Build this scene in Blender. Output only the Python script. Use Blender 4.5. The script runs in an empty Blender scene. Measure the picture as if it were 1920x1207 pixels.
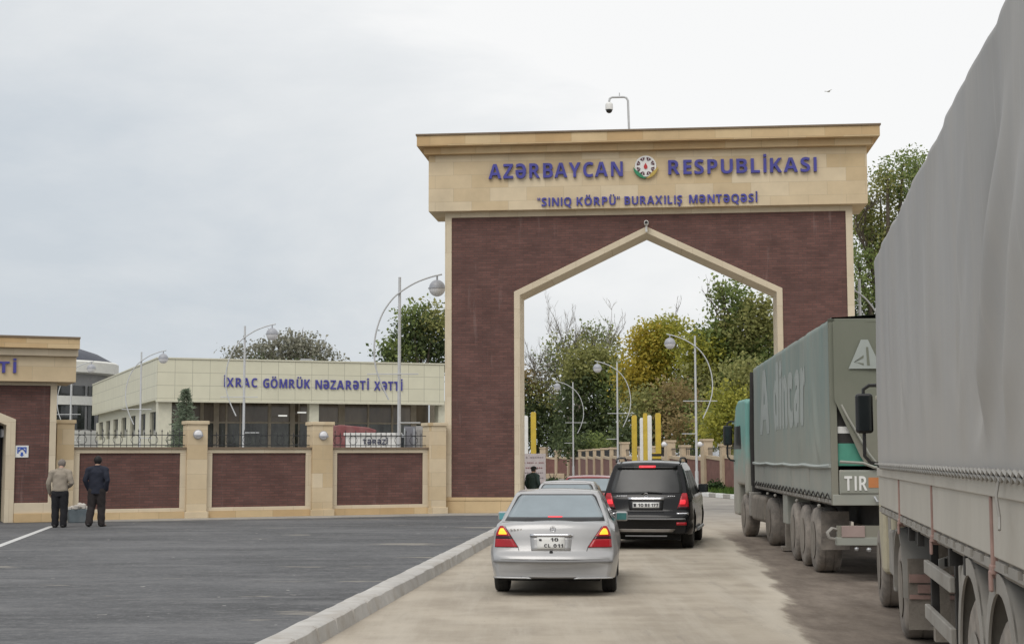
import bpy, bmesh, math, random
from mathutils import Vector, Matrix
random.seed(7)
R = math.radians
C = bpy.context.scene.collection
SC = bpy.context.scene

# ------------------------------------------------------------------ camera
F, W0, H0 = 2800.0, 1920.0, 1207.0
CAM_H, HORIZON, ROLL = 1.85, 858.0, 0.0026
PITCH = math.atan((HORIZON - H0 / 2) / F)
_fw = Vector((0, math.cos(PITCH), math.sin(PITCH)))
_up0 = Vector((0, -math.sin(PITCH), math.cos(PITCH)))
_rt0 = Vector((1, 0, 0))
_rt = _rt0 * math.cos(ROLL) - _up0 * math.sin(ROLL)
_up = _up0 * math.cos(ROLL) + _rt0 * math.sin(ROLL)
cd = bpy.data.cameras.new('camera'); cam = bpy.data.objects.new('camera', cd); C.objects.link(cam)
cd.sensor_width = 36; cd.lens = F / W0 * 36; cd.clip_start = .1; cd.clip_end = 5000
m = Matrix((_rt, _up, -_fw)).transposed().to_4x4(); m.translation = (0, 0, CAM_H)
cam.matrix_world = m
SC.camera = cam

# ------------------------------------------------------------------ sky and light (overcast)
SUN_EL, SUN_AZ = R(50), R(205)          # azimuth measured clockwise from +Y: behind the viewer, to the left
w = bpy.data.worlds.new('World'); SC.world = w; w.use_nodes = True
nt = w.node_tree; nt.nodes.clear(); N = nt.nodes.new; L = nt.links.new
out = N('ShaderNodeOutputWorld'); bg = N('ShaderNodeBackground'); bg.inputs[1].default_value = .1
sky = N('ShaderNodeTexSky'); sky.sky_type = 'NISHITA'; sky.sun_disc = False
sky.sun_elevation = SUN_EL; sky.sun_rotation = SUN_AZ; sky.air_density = 1.2; sky.dust_density = 4
tc = N('ShaderNodeTexCoord')
mp = N('ShaderNodeMapping'); mp.inputs['Scale'].default_value = (1.0, 1.0, 2.6); mp.inputs['Location'].default_value = (.35, .1, .55)
nz = N('ShaderNodeTexNoise'); nz.inputs['Scale'].default_value = 2.6; nz.inputs['Detail'].default_value = 7; nz.inputs['Roughness'].default_value = .58; nz.inputs['Distortion'].default_value = .25
sep = N('ShaderNodeSeparateXYZ')
L(tc.outputs['Generated'], mp.inputs[0]); L(mp.outputs[0], nz.inputs[0]); L(tc.outputs['Generated'], sep.inputs[0])
def mth(op, a, b=None, clamp=False):
    n = N('ShaderNodeMath'); n.operation = op; n.use_clamp = clamp
    for i, q in enumerate((a, b)):
        if q is None: continue
        if isinstance(q, (int, float)): n.inputs[i].default_value = q
        else: L(q, n.inputs[i])
    return n.outputs[0]
# the cloud deck is thinner high up and towards the right, heavier low on the left
thin = mth('ADD', mth('MULTIPLY', sep.outputs[0], 1.0), mth('MULTIPLY', sep.outputs[2], 1.55))
thin = mth('ADD', thin, mth('MULTIPLY', mth('SUBTRACT', nz.outputs[0], .5), 1.4))
thin = mth('ADD', thin, .28, True)
rp = N('ShaderNodeValToRGB'); L(thin, rp.inputs[0])
e = rp.color_ramp.elements
e[0].position = 0; e[0].color = (.60, .65, .70, 1)
e[1].position = .78; e[1].color = (.955, .955, .95, 1)
q = e.new(.34); q.color = (.755, .78, .80, 1)
q = e.new(.56); q.color = (.84, .855, .865, 1)
mul = N('ShaderNodeVectorMath'); mul.operation = 'SCALE'; mul.inputs['Scale'].default_value = 10.4
L(rp.outputs[0], mul.inputs[0])
mx = N('ShaderNodeMix'); mx.data_type = 'RGBA'; mx.inputs[0].default_value = .93
L(sky.outputs[0], mx.inputs[6]); L(mul.outputs[0], mx.inputs[7])
L(mx.outputs[2], bg.inputs[0]); L(bg.outputs[0], out.inputs[0])

sd = bpy.data.lights.new('sun', 'SUN'); sd.energy = 1.3; sd.angle = R(35); sd.color = (1, .96, .9)
so = bpy.data.objects.new('sun', sd); C.objects.link(so)
_sv = Vector((math.sin(SUN_AZ) * math.cos(SUN_EL), math.cos(SUN_AZ) * math.cos(SUN_EL), math.sin(SUN_EL)))
so.rotation_euler = _sv.to_track_quat('Z', 'Y').to_euler(); so.location = _sv * 60
SC.view_settings.view_transform = 'Standard'; SC.view_settings.look = 'None'
SC.view_settings.exposure = 0.0; SC.view_settings.gamma = 1

# ------------------------------------------------------------------ helpers
def ray(u, v):
    return _rt * ((u - W0 / 2) / F) + _up * (-(v - H0 / 2) / F) + _fw
def at(u, v, Y):
    d = ray(u, v); t = Y / d.y
    return Vector((d.x * t, Y, CAM_H + d.z * t))
def G(u, v, z=0.0):
    d = ray(u, v); t = (z - CAM_H) / d.z
    return Vector((d.x * t, d.y * t, z))

class Frame:
    """a vertical plane with its own axes: a to the right along it, b away from the viewer, z up"""
    def __init__(s, o, ang): s.o = Vector(o); s.ang = ang; s.r = Vector((math.cos(ang), math.sin(ang), 0)); s.n = Vector((-math.sin(ang), math.cos(ang), 0))
    def uv(s, u, v, b=0.0):
        d = ray(u, v); o = s.o + s.n * b; c = Vector((0, 0, CAM_H))
        t = (o - c).dot(s.n) / d.dot(s.n); p = c + d * t - s.o
        return p.dot(s.r), p.z
    def side(s, u, v, a=0.0):           # the plane at right angles to the front, at distance a along it
        d = ray(u, v); o = s.o + s.r * a; c = Vector((0, 0, CAM_H))
        t = (o - c).dot(s.r) / d.dot(s.r); p = c + d * t - s.o
        return p.dot(s.n), p.z

def setp(o, label=None, cat=None, group=None, kind=None):
    if label: o['label'] = label
    if cat: o['category'] = cat
    if group: o['group'] = group
    if kind: o['kind'] = kind
    return o
def thing(name, label, cat, loc=(0, 0, 0), rz=0.0, group=None):
    o = bpy.data.objects.new(name, None); C.objects.link(o); o.location = loc; o.rotation_euler = (0, 0, rz); o.empty_display_size = .2
    return setp(o, label, cat, group)
def copy_tree(o, parent=None):
    c = o.copy(); C.objects.link(c)
    if parent is not None:
        c.parent = parent; c.matrix_parent_inverse = o.matrix_parent_inverse.copy()
    for ch in [x for x in C.objects if x.parent == o]: copy_tree(ch, c)
    return c

class MB:
    def __init__(s): s.v = []; s.f = []; s.mi = []; s.m = 0; s.x = None
    def add(s, vs, fs):
        n = len(s.v)
        for p in vs:
            p = Vector(p)
            s.v.append(tuple(s.x @ p) if s.x is not None else tuple(p))
        for f in fs: s.f.append(tuple(i + n for i in f)); s.mi.append(s.m)
        return s
    def box(s, x0, x1, y0, y1, z0, z1):
        vs = [(x, y, z) for z in (z0, z1) for y in (y0, y1) for x in (x0, x1)]
        return s.add(vs, [(0, 2, 3, 1), (4, 5, 7, 6), (0, 1, 5, 4), (2, 6, 7, 3), (0, 4, 6, 2), (1, 3, 7, 5)])
    def prism(s, poly, ax, d0, d1):
        """poly in the two axes other than ax ('x': (y,z), 'y': (x,z), 'z': (x,y))"""
        def P(p, d): return {'x': (d, p[0], p[1]), 'y': (p[0], d, p[1]), 'z': (p[0], p[1], d)}[ax]
        ar = sum(poly[i][0] * poly[(i + 1) % len(poly)][1] - poly[(i + 1) % len(poly)][0] * poly[i][1] for i in range(len(poly)))
        if (ar < 0) != (ax == 'y'): poly = poly[::-1]
        n = len(poly)
        vs = [P(p, d0) for p in poly] + [P(p, d1) for p in poly]
        fs = [tuple(range(n - 1, -1, -1)), tuple(range(n, 2 * n))] + [(i, (i + 1) % n, n + (i + 1) % n, n + i) for i in range(n)]
        if d0 > d1: fs = [f[::-1] for f in fs]
        return s.add(vs, fs)
    def tube(s, pts, r, n=8, cap=True, sq=(1, 1)):
        pts = [Vector(p) for p in pts]; rs = r if isinstance(r, (list, tuple)) else [r] * len(pts)
        vs = []; fs = []; prev = None
        for i, p in enumerate(pts):
            t = (pts[min(i + 1, len(pts) - 1)] - pts[max(i - 1, 0)]).normalized()
            if prev is None:
                a = Vector((0, 0, 1)) if abs(t.z) < .9 else Vector((1, 0, 0))
                u = a.cross(t).normalized()
                if abs(t.z) >= .9: u = Vector((1, 0, 0)) - t * t.x; u.normalize()
            else:
                u = prev - t * prev.dot(t); u.normalize()
            prev = u; w_ = t.cross(u)
            for k in range(n):
                an = 2 * math.pi * k / n
                vs.append(p + u * (math.cos(an) * rs[i] * sq[0]) + w_ * (math.sin(an) * rs[i] * sq[1]))
        for i in range(len(pts) - 1):
            for k in range(n):
                fs.append((i * n + k, i * n + (k + 1) % n, (i + 1) * n + (k + 1) % n, (i + 1) * n + k))
        if cap: fs += [tuple(range(n - 1, -1, -1)), tuple(range((len(pts) - 1) * n, len(pts) * n))]
        return s.add(vs, fs)
    def lathe(s, prof, o=(0, 0, 0), ax='z', n=24):
        """prof: (radius, height) from bottom to top, turned about axis ax through o"""
        vs = []; fs = []; o = Vector(o)
        for r, h in prof:
            for k in range(n):
                an = 2 * math.pi * k / n; c, d = math.cos(an) * r, math.sin(an) * r
                vs.append(o + Vector({'z': (c, d, h), 'x': (h, c, d), 'y': (d, h, c)}[ax]))
        for i in range(len(prof) - 1):
            for k in range(n): fs.append((i * n + k, i * n + (k + 1) % n, (i + 1) * n + (k + 1) % n, (i + 1) * n + k))
        fs += [tuple(range(n - 1, -1, -1)), tuple(range((len(prof) - 1) * n, len(prof) * n))]
        return s.add(vs, fs)
    def ball(s, o, r, n=12, sc=(1, 1, 1)):
        vs = []; fs = []; o = Vector(o); h = n // 2
        for i in range(1, h):
            a = math.pi * i / h
            for k in range(n):
                b = 2 * math.pi * k / n
                vs.append(o + Vector((math.sin(a) * math.cos(b) * r * sc[0], math.sin(a) * math.sin(b) * r * sc[1], -math.cos(a) * r * sc[2])))
        vs.append(o + Vector((0, 0, -r * sc[2]))); vs.append(o + Vector((0, 0, r * sc[2]))); lo = len(vs) - 2
        for i in range(h - 2):
            for k in range(n): fs.append((i * n + k, i * n + (k + 1) % n, (i + 1) * n + (k + 1) % n, (i + 1) * n + k))
        for k in range(n):
            fs.append((lo, (k + 1) % n, k)); fs.append((lo + 1, (h - 2) * n + k, (h - 2) * n + (k + 1) % n))
        return s.add(vs, fs)
    def grid(s, fn, nu, nv):
        vs = [fn(i / nu, j / nv) for j in range(nv + 1) for i in range(nu + 1)]
        return s.add(vs, [(j * (nu + 1) + i, j * (nu + 1) + i + 1, (j + 1) * (nu + 1) + i + 1, (j + 1) * (nu + 1) + i) for j in range(nv) for i in range(nu)])
    def build(s, name, mat, parent=None, label=None, smooth=None, bevel=0, kind=None, seg=2):
        me = bpy.data.meshes.new(name); me.from_pydata(s.v, [], s.f); me.validate()
        for q in (mat if isinstance(mat, (list, tuple)) else [mat]): me.materials.append(q)
        if max(s.mi, default=0): me.polygons.foreach_set('material_index', s.mi[:len(me.polygons)])
        if smooth is not None:
            me.polygons.foreach_set('use_smooth', [True] * len(me.polygons)); me.set_sharp_from_angle(angle=R(smooth))
        o = bpy.data.objects.new(name, me); C.objects.link(o)
        if parent is not None: o.parent = parent
        if bevel:
            b = o.modifiers.new('bevel', 'BEVEL'); b.width = bevel; b.segments = seg; b.limit_method = 'ANGLE'; b.angle_limit = R(40)
        return setp(o, label, None, None, kind)
    def split(s, name, mat, parent=None, **kw):
        """every separate piece as an object of its own"""
        par = list(range(len(s.v)))
        def find(i):
            while par[i] != i: par[i] = par[par[i]]; i = par[i]
            return i
        for f in s.f:
            for i in f[1:]: par[find(i)] = find(f[0])
        out = []
        for root in dict.fromkeys(find(f[0]) for f in s.f):
            ix = [i for i in range(len(s.v)) if find(i) == root]; mp = {i: k for k, i in enumerate(ix)}
            q = MB(); q.v = [s.v[i] for i in ix]; q.f = [tuple(mp[i] for i in f) for f in s.f if find(f[0]) == root]; q.mi = [0] * len(q.f)
            out.append(q.build(name, mat, parent, **kw))
        return out

_tc = {}
def glyph_raw(ch):
    c = bpy.data.curves.new('t', 'FONT'); c.body = ch; c.extrude = .05; c.resolution_u = 3
    o = bpy.data.objects.new('t', c); C.objects.link(o); dg = bpy.context.evaluated_depsgraph_get()
    me = bpy.data.meshes.new_from_object(o.evaluated_get(dg)); C.objects.unlink(o); bpy.data.objects.remove(o)
    vs = [tuple(v.co) for v in me.vertices]; fs = [tuple(p.vertices) for p in me.polygons]; bpy.data.meshes.remove(me)
    return vs, fs
def glyph(ch):
    """heavy sans letters, with the dotted, turned and tailed letters assembled from plain ones"""
    if ch in _tc: return _tc[ch]
    base = {'Ö': 'O', 'Ü': 'U', 'Ş': 'S', 'İ': 'I'}.get(ch, ch); b = MB()
    if base == 'I': b.box(.09, .235, 0, .714, -.05, .05)
    elif base in '“”"': b.box(.04, .12, .5, .72, -.05, .05).box(.2, .28, .5, .72, -.05, .05)
    elif base == 'Ə':
        vs, fs = glyph_raw(chr(0x1D5F2)); x0, x1 = min(p[0] for p in vs), max(p[0] for p in vs); y0, y1 = min(p[1] for p in vs), max(p[1] for p in vs)
        b.add([(.05 + (x1 - x) * 1.13, (y1 - y) / (y1 - y0) * .735 - .01, z) for x, y, z in vs], fs)
    else:
        o = ord(base)
        cc = chr(0x1D5D4 + o - 65) if 65 <= o <= 90 else chr(0x1D5EE + o - 97) if 97 <= o <= 122 else chr(0x1D7EC + o - 48)
        b.add(*glyph_raw(cc))
    w_ = max(p[0] for p in b.v)
    if ch in 'ÖÜ': b.box(w_ * .5 - .16, w_ * .5 - .04, .78, .90, -.05, .05).box(w_ * .5 + .08, w_ * .5 + .20, .78, .90, -.05, .05)
    if ch == 'İ': b.box(.09, .235, .78, .92, -.05, .05)
    if ch == 'Ş': b.box(w_ * .5 - .02, w_ * .5 + .09, -.12, -.02, -.05, .05).box(w_ * .5 - .10, w_ * .5 + .09, -.20, -.125, -.05, .05)
    _tc[ch] = (b.v, b.f, w_); return _tc[ch]
def text_pts(s):
    V = []; Fs = []; x = 0
    for ch in s:
        if ch == ' ': x += .30; continue
        vs, fs, w_ = glyph(ch); n = len(V); V += [(p[0] + x, p[1], p[2]) for p in vs]; Fs += [tuple(i + n for i in f) for f in fs]; x += w_ + .085
    return V, Fs
def text(mb, s, a0, a1, z0, cap, b=0.0, th=.05, face='back', slope=0.0, bold=.012):
    """letters fitted between a0 and a1 with the baseline at z0 and capitals of height cap; face 'back' looks along -y, 'left' along -x"""
    vs, fs = text_pts(s); x0 = min(p[0] for p in vs); x1 = max(p[0] for p in vs)
    k = (a1 - a0) / (x1 - x0); kz = cap / .714
    q = []
    for x, y, z in vs:
        A = a0 + (x - x0) * k; Z = z0 + y * kz + (A - a0) * slope; D = z / .05 * th / 2 + th / 2
        q.append((A, b - D, Z) if face == 'back' else (b - D, A, Z))
    if face == 'left' and k > 0: fs = [f[::-1] for f in fs]
    # a heavier stroke: the letter repeated a little to each side, each copy a hair shallower so that no faces coincide
    offs = [(0, 0)] if bold < .03 else [(0, 0), (1, 0), (-1, 0), (0, 1), (0, -1)]
    for n, (i, j) in enumerate(offs):
        e = .0012 * n * (1 if th > .01 else .25); w_ = bold * 1.5
        if face == 'back': mb.add([(x + i * w_ * cap, y + e, z + j * w_ * cap) for x, y, z in q], fs)
        else: mb.add([(x + e, y + i * w_ * cap, z + j * w_ * cap) for x, y, z in q], fs)

# ------------------------------------------------------------------ materials
def nodes(name):
    m = bpy.data.materials.new(name); m.use_nodes = True; t = m.node_tree; b = t.nodes['Principled BSDF']; return m, t, b
def mat(name, col, rough=.6, metal=0.0, var=.12, scale=4, bump=0.0, stretch=(1, 1, 1), dirt=None, dirt_amt=.0, dirt_scale=1.5, spec=None, coat=0, bscale=None, emit=0, alpha=None, low=None, streaks=None):
    m, t, b = nodes(name); n = t.nodes.new; l = t.links.new
    tcx = n('ShaderNodeTexCoord'); mpp = n('ShaderNodeMapping'); mpp.inputs['Scale'].default_value = stretch
    l(tcx.outputs['Object'], mpp.inputs[0])
    nz = n('ShaderNodeTexNoise'); nz.inputs['Scale'].default_value = scale; nz.inputs['Detail'].default_value = 6; nz.inputs['Roughness'].default_value = .6
    l(mpp.outputs[0], nz.inputs[0])
    r = n('ShaderNodeValToRGB'); l(nz.outputs[0], r.inputs[0])
    r.color_ramp.elements[0].position = .3; r.color_ramp.elements[1].position = .7
    r.color_ramp.elements[0].color = tuple(c * (1 - var) for c in col) + (1,)
    r.color_ramp.elements[1].color = tuple(min(1, c * (1 + var)) for c in col) + (1,)
    co = r.outputs[0]
    if dirt is not None:
        dz = n('ShaderNodeTexNoise'); dz.inputs['Scale'].default_value = dirt_scale; dz.inputs['Detail'].default_value = 8; dz.inputs['Roughness'].default_value = .65
        l(mpp.outputs[0], dz.inputs[0])
        dr = n('ShaderNodeValToRGB'); dr.color_ramp.elements[0].position = .62 - .3 * dirt_amt; dr.color_ramp.elements[1].position = .8 - .22 * dirt_amt
        dr.color_ramp.elements[1].color = (min(1, .35 + .6 * dirt_amt),) * 3 + (1,)
        l(dz.outputs[0], dr.inputs[0])
        mm = n('ShaderNodeMix'); mm.data_type = 'RGBA'; l(dr.outputs[0], mm.inputs[0]); l(co, mm.inputs[6]); mm.inputs[7].default_value = tuple(dirt) + (1,); co = mm.outputs[2]
    if streaks is not None:                                       # thin runs of dried wash-off
        ms_ = n('ShaderNodeMapping'); ms_.inputs['Scale'].default_value = (1, 7, .22); l(tcx.outputs['Object'], ms_.inputs[0])
        zs_ = n('ShaderNodeTexNoise'); zs_.inputs['Scale'].default_value = 1.2; zs_.inputs['Detail'].default_value = 5; zs_.inputs['Roughness'].default_value = .7; l(ms_.outputs[0], zs_.inputs[0])
        for lo_, hi_, am_, kk in ((.60, .72, .5, 1.28), (.40, .28, .5, .74)):
            q_ = n('ShaderNodeMapRange'); l(zs_.outputs[0], q_.inputs[0]); q_.inputs[1].default_value = lo_; q_.inputs[2].default_value = hi_; q_.inputs[4].default_value = am_
            m3 = n('ShaderNodeMix'); m3.data_type = 'RGBA'; l(q_.outputs[0], m3.inputs[0]); l(co, m3.inputs[6]); m3.inputs[7].default_value = tuple(c * kk for c in streaks) + (1,); co = m3.outputs[2]
    if low is not None:                                           # a film of road mud with a ragged upper edge: (colour, z at full, z at none)
        sp = n('ShaderNodeSeparateXYZ'); l(tcx.outputs['Object'], sp.inputs[0]); nz2 = n('ShaderNodeTexNoise'); nz2.inputs['Scale'].default_value = 2.5; nz2.inputs['Detail'].default_value = 6; l(tcx.outputs['Object'], nz2.inputs[0])
        ma_ = n('ShaderNodeMath'); ma_.operation = 'MULTIPLY_ADD'; l(nz2.outputs[0], ma_.inputs[0]); ma_.inputs[1].default_value = -1.2; l(sp.outputs[2], ma_.inputs[2])
        mr_ = n('ShaderNodeMapRange'); l(ma_.outputs[0], mr_.inputs[0]); mr_.inputs[1].default_value = low[1] - .6; mr_.inputs[2].default_value = low[2] - .6; mr_.inputs[3].default_value = .85; mr_.inputs[4].default_value = 0
        m2 = n('ShaderNodeMix'); m2.data_type = 'RGBA'; l(mr_.outputs[0], m2.inputs[0]); l(co, m2.inputs[6]); m2.inputs[7].default_value = tuple(low[0]) + (1,); co = m2.outputs[2]
    l(co, b.inputs['Base Color'])
    b.inputs['Roughness'].default_value = rough; b.inputs['Metallic'].default_value = metal
    if spec is not None: b.inputs['Specular IOR Level'].default_value = spec
    if coat: b.inputs['Coat Weight'].default_value = coat; b.inputs['Coat Roughness'].default_value = .08
    if emit: l(co, b.inputs['Emission Color']); b.inputs['Emission Strength'].default_value = emit
    if bump:
        bz = n('ShaderNodeTexNoise'); bz.inputs['Scale'].default_value = bscale or scale * 8; bz.inputs['Detail'].default_value = 4
        l(mpp.outputs[0], bz.inputs[0]); bp = n('ShaderNodeBump'); bp.inputs['Strength'].default_value = bump; bp.inputs['Distance'].default_value = .02
        l(bz.outputs[0], bp.inputs['Height']); l(bp.outputs[0], b.inputs['Normal'])
    return m
def masonry(name, c1, c2, mortar, bw, bh, msize, rough=.85, off=.5, var=.25, vscale=1.2, stain=None, bump=.3, stain_amt=.5, mort_smooth=.1, course=0):
    """coursed brick or stone laid in the object's own x+y / z plane"""
    m, t, b = nodes(name); n = t.nodes.new; l = t.links.new
    tcx = n('ShaderNodeTexCoord'); sp = n('ShaderNodeSeparateXYZ'); l(tcx.outputs['Object'], sp.inputs[0])
    ad = n('ShaderNodeMath'); l(sp.outputs[0], ad.inputs[0]); l(sp.outputs[1], ad.inputs[1])
    cb = n('ShaderNodeCombineXYZ'); l(ad.outputs[0], cb.inputs[0]); l(sp.outputs[2], cb.inputs[1])
    br = n('ShaderNodeTexBrick'); l(cb.outputs[0], br.inputs[0]); br.offset = off
    br.inputs['Color1'].default_value = c1 + (1,); br.inputs['Color2'].default_value = c2 + (1,); br.inputs['Mortar'].default_value = mortar + (1,)
    br.inputs['Scale'].default_value = 1; br.inputs['Brick Width'].default_value = bw; br.inputs['Row Height'].default_value = bh; br.inputs['Mortar Size'].default_value = msize; br.inputs['Mortar Smooth'].default_value = mort_smooth
    nz = n('ShaderNodeTexNoise'); nz.inputs['Scale'].default_value = vscale; nz.inputs['Detail'].default_value = 7; nz.inputs['Roughness'].default_value = .62
    l(cb.outputs[0], nz.inputs[0])
    mr = n('ShaderNodeMapRange'); l(nz.outputs[0], mr.inputs[0]); mr.inputs[1].default_value = .25; mr.inputs[2].default_value = .75; mr.inputs[3].default_value = 1 - var; mr.inputs[4].default_value = 1 + var
    sc = n('ShaderNodeVectorMath'); sc.operation = 'SCALE'; l(br.outputs[0], sc.inputs[0]); l(mr.outputs[0], sc.inputs['Scale']); co = sc.outputs[0]
    if course:                                                   # whole courses fired a little lighter or darker
        mp2 = n('ShaderNodeMapping'); mp2.inputs['Scale'].default_value = (.8, 7.5, 1); l(cb.outputs[0], mp2.inputs[0])
        n2 = n('ShaderNodeTexNoise'); n2.inputs['Scale'].default_value = 1.3; n2.inputs['Detail'].default_value = 5; n2.inputs['Roughness'].default_value = .75; l(mp2.outputs[0], n2.inputs[0])
        r2 = n('ShaderNodeMapRange'); l(n2.outputs[0], r2.inputs[0]); r2.inputs[1].default_value = .3; r2.inputs[2].default_value = .7; r2.inputs[3].default_value = 1 - course; r2.inputs[4].default_value = 1 + course
        s2 = n('ShaderNodeVectorMath'); s2.operation = 'SCALE'; l(co, s2.inputs[0]); l(r2.outputs[0], s2.inputs['Scale']); co = s2.outputs[0]
    if stain is not None:
        mpp = n('ShaderNodeMapping'); mpp.inputs['Scale'].default_value = (2.2, .22, 1); l(cb.outputs[0], mpp.inputs[0])
        dz = n('ShaderNodeTexNoise'); dz.inputs['Scale'].default_value = 1.1; dz.inputs['Detail'].default_value = 8; dz.inputs['Roughness'].default_value = .7; l(mpp.outputs[0], dz.inputs[0])
        dr = n('ShaderNodeValToRGB'); dr.color_ramp.elements[0].position = .58; dr.color_ramp.elements[1].position = .8; dr.color_ramp.elements[1].color = (stain_amt,) * 3 + (1,)
        l(dz.outputs[0], dr.inputs[0]); mm = n('ShaderNodeMix'); mm.data_type = 'RGBA'; l(dr.outputs[0], mm.inputs[0]); l(co, mm.inputs[6]); mm.inputs[7].default_value = stain + (1,); co = mm.outputs[2]
    l(co, b.inputs['Base Color']); b.inputs['Roughness'].default_value = rough; b.inputs['Specular IOR Level'].default_value = .25
    if bump:
        bp = n('ShaderNodeBump'); bp.inputs['Strength'].default_value = bump; bp.inputs['Distance'].default_value = .01; bp.invert = True
        l(br.outputs['Fac'], bp.inputs['Height']); l(bp.outputs[0], b.inputs['Normal'])
    return m
def leafmat(name, c1, c2, trans=.3):
    m = bpy.data.materials.new(name); m.use_nodes = True; t = m.node_tree; t.nodes.clear(); n = t.nodes.new; l = t.links.new
    o = n('ShaderNodeOutputMaterial'); d = n('ShaderNodeBsdfPrincipled'); d.inputs['Roughness'].default_value = .6; d.inputs['Specular IOR Level'].default_value = .25
    tr = n('ShaderNodeBsdfTranslucent'); ms = n('ShaderNodeMixShader'); ms.inputs[0].default_value = trans
    g = n('ShaderNodeNewGeometry'); r = n('ShaderNodeValToRGB'); l(g.outputs['Random Per Island'], r.inputs[0])
    r.color_ramp.elements[0].color = c1 + (1,); r.color_ramp.elements[1].color = c2 + (1,)
    l(r.outputs[0], d.inputs['Base Color']); l(r.outputs[0], tr.inputs[0]); l(d.outputs[0], ms.inputs[1]); l(tr.outputs[0], ms.inputs[2]); l(ms.outputs[0], o.inputs[0])
    return m

M = {}
M['brick'] = masonry('dark_red_brick', (.165, .083, .071), (.122, .065, .057), (.105, .070, .063), .26, .075, .009, var=.24, stain=(.36, .28, .265), stain_amt=.5, course=.15)
M['stone'] = masonry('cream_limestone', (.67, .565, .405), (.565, .435, .265), (.47, .385, .265), 1.15, .42, .005, var=.14, vscale=.9, bump=.15, stain=(.56, .50, .40), stain_amt=.3)
M['stone_warm'] = masonry('ochre_limestone', (.62, .475, .285), (.52, .355, .185), (.40, .30, .18), 1.1, .6, .005, var=.16, vscale=.8, bump=.15, stain=(.5, .40, .27), stain_amt=.35)
M['trim'] = masonry('pale_stone_trim', (.66, .575, .435), (.61, .52, .385), (.48, .39, .27), .9, .9, .004, var=.1, bump=.1)
M['coping'] = mat('brown_coping', (.21, .155, .105), .7)
M['letter'] = mat('blue_letters', (.060, .058, .30), .35, var=.18, scale=2)
M['white'] = mat('white_paint', (.76, .76, .74), .5, var=.06)
M['yellow'] = mat('yellow_paint', (.56, .40, .045), .5, var=.12, dirt=(.3, .25, .12), dirt_amt=.3)
M['blackp'] = mat('black_plastic', (.015, .015, .016), .45)
M['rubber'] = mat('tyre_rubber', (.022, .021, .020), .85, var=.3, scale=9)
M['dustrubber'] = mat('dusty_tyre_rubber', (.20, .18, .16), .95, var=.25, scale=6, dirt=(.34, .30, .26), dirt_amt=.75, dirt_scale=3)
M['steel'] = mat('galvanised_steel', (.42, .43, .44), .45, .6, var=.1)
M['pole'] = mat('light_grey_pole_paint', (.52, .53, .54), .45, var=.08)
M['iron'] = mat('dark_iron', (.03, .032, .035), .6)
M['globe'] = mat('white_globe_glass', (.72, .72, .74), .25, var=.04)
M['globe_cap'] = mat('grey_lamp_cap', (.34, .35, .38), .4, var=.08)
M['chrome'] = mat('chrome', (.7, .7, .72), .15, .9, var=.03)
M['glass'] = mat('dark_glass', (.02, .024, .026), .06, var=.3, scale=1.2, spec=.7)
M['panel'] = masonry('cream_cladding_panels', (.67, .65, .51), (.64, .62, .485), (.40, .39, .31), 1.0, .74, .014, off=0, var=.05, bump=.2, rough=.45, stain=(.55, .53, .42), stain_amt=.25)
M['cream'] = mat('cream_render', (.62, .60, .48), .7, var=.08)
M['concrete'] = mat('concrete', (.40, .385, .355), .9, var=.2, scale=3, bump=.4, dirt=(.25, .23, .2), dirt_amt=.4)
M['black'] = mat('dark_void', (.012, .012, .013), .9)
M['bark'] = mat('grey_brown_bark', (.10, .08, .06), .9, var=.3, scale=5, bump=.5)
M['twig'] = mat('pale_grey_twigs', (.20, .175, .145), .9, var=.25)
# ------------------------------------------------------------------ ground, road, plaza
def groundmat(name, fn):
    m, t, b = nodes(name); n = t.nodes.new; l = t.links.new
    tcx = n('ShaderNodeTexCoord'); b.inputs['Roughness'].default_value = .9; b.inputs['Specular IOR Level'].default_value = .2
    def noise(scale, detail=6, st=(1, 1, 1), rot=0.0, rough=.6):
        mp = n('ShaderNodeMapping'); mp.inputs['Scale'].default_value = st; mp.inputs['Rotation'].default_value = (0, 0, rot); l(tcx.outputs['Object'], mp.inputs[0])
        z = n('ShaderNodeTexNoise'); z.inputs['Scale'].default_value = scale; z.inputs['Detail'].default_value = detail; z.inputs['Roughness'].default_value = rough; l(mp.outputs[0], z.inputs[0]); return z.outputs[0]
    def ma(op, a, c=None, clamp=False):
        q = n('ShaderNodeMath'); q.operation = op; q.use_clamp = clamp
        for i, s in enumerate((a, c)):
            if s is None: continue
            if isinstance(s, (int, float)): q.inputs[i].default_value = s
            else: l(s, q.inputs[i])
        return q.outputs[0]
    def ramp(x, lo, hi):
        q = n('ShaderNodeMapRange'); l(x, q.inputs[0]); q.inputs[1].default_value = lo; q.inputs[2].default_value = hi; q.interpolation_type = 'SMOOTHSTEP'; return q.outputs[0]
    def mix(f, a, c):
        q = n('ShaderNodeMix'); q.data_type = 'RGBA'
        if isinstance(f, (int, float)): q.inputs[0].default_value = f
        else: l(f, q.inputs[0])
        for i, s in ((6, a), (7, c)):
            if isinstance(s, tuple): q.inputs[i].default_value = s + (1,)
            else: l(s, q.inputs[i])
        return q.outputs[2]
    sp = n('ShaderNodeSeparateXYZ'); l(tcx.outputs['Object'], sp.inputs[0])
    co, h = fn(noise, ma, ramp, mix, sp)
    l(co, b.inputs['Base Color'])
    bp = n('ShaderNodeBump'); bp.inputs['Strength'].default_value = .5; bp.inputs['Distance'].default_value = .02; l(h, bp.inputs['Height']); l(bp.outputs[0], b.inputs['Normal'])
    return m
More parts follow.
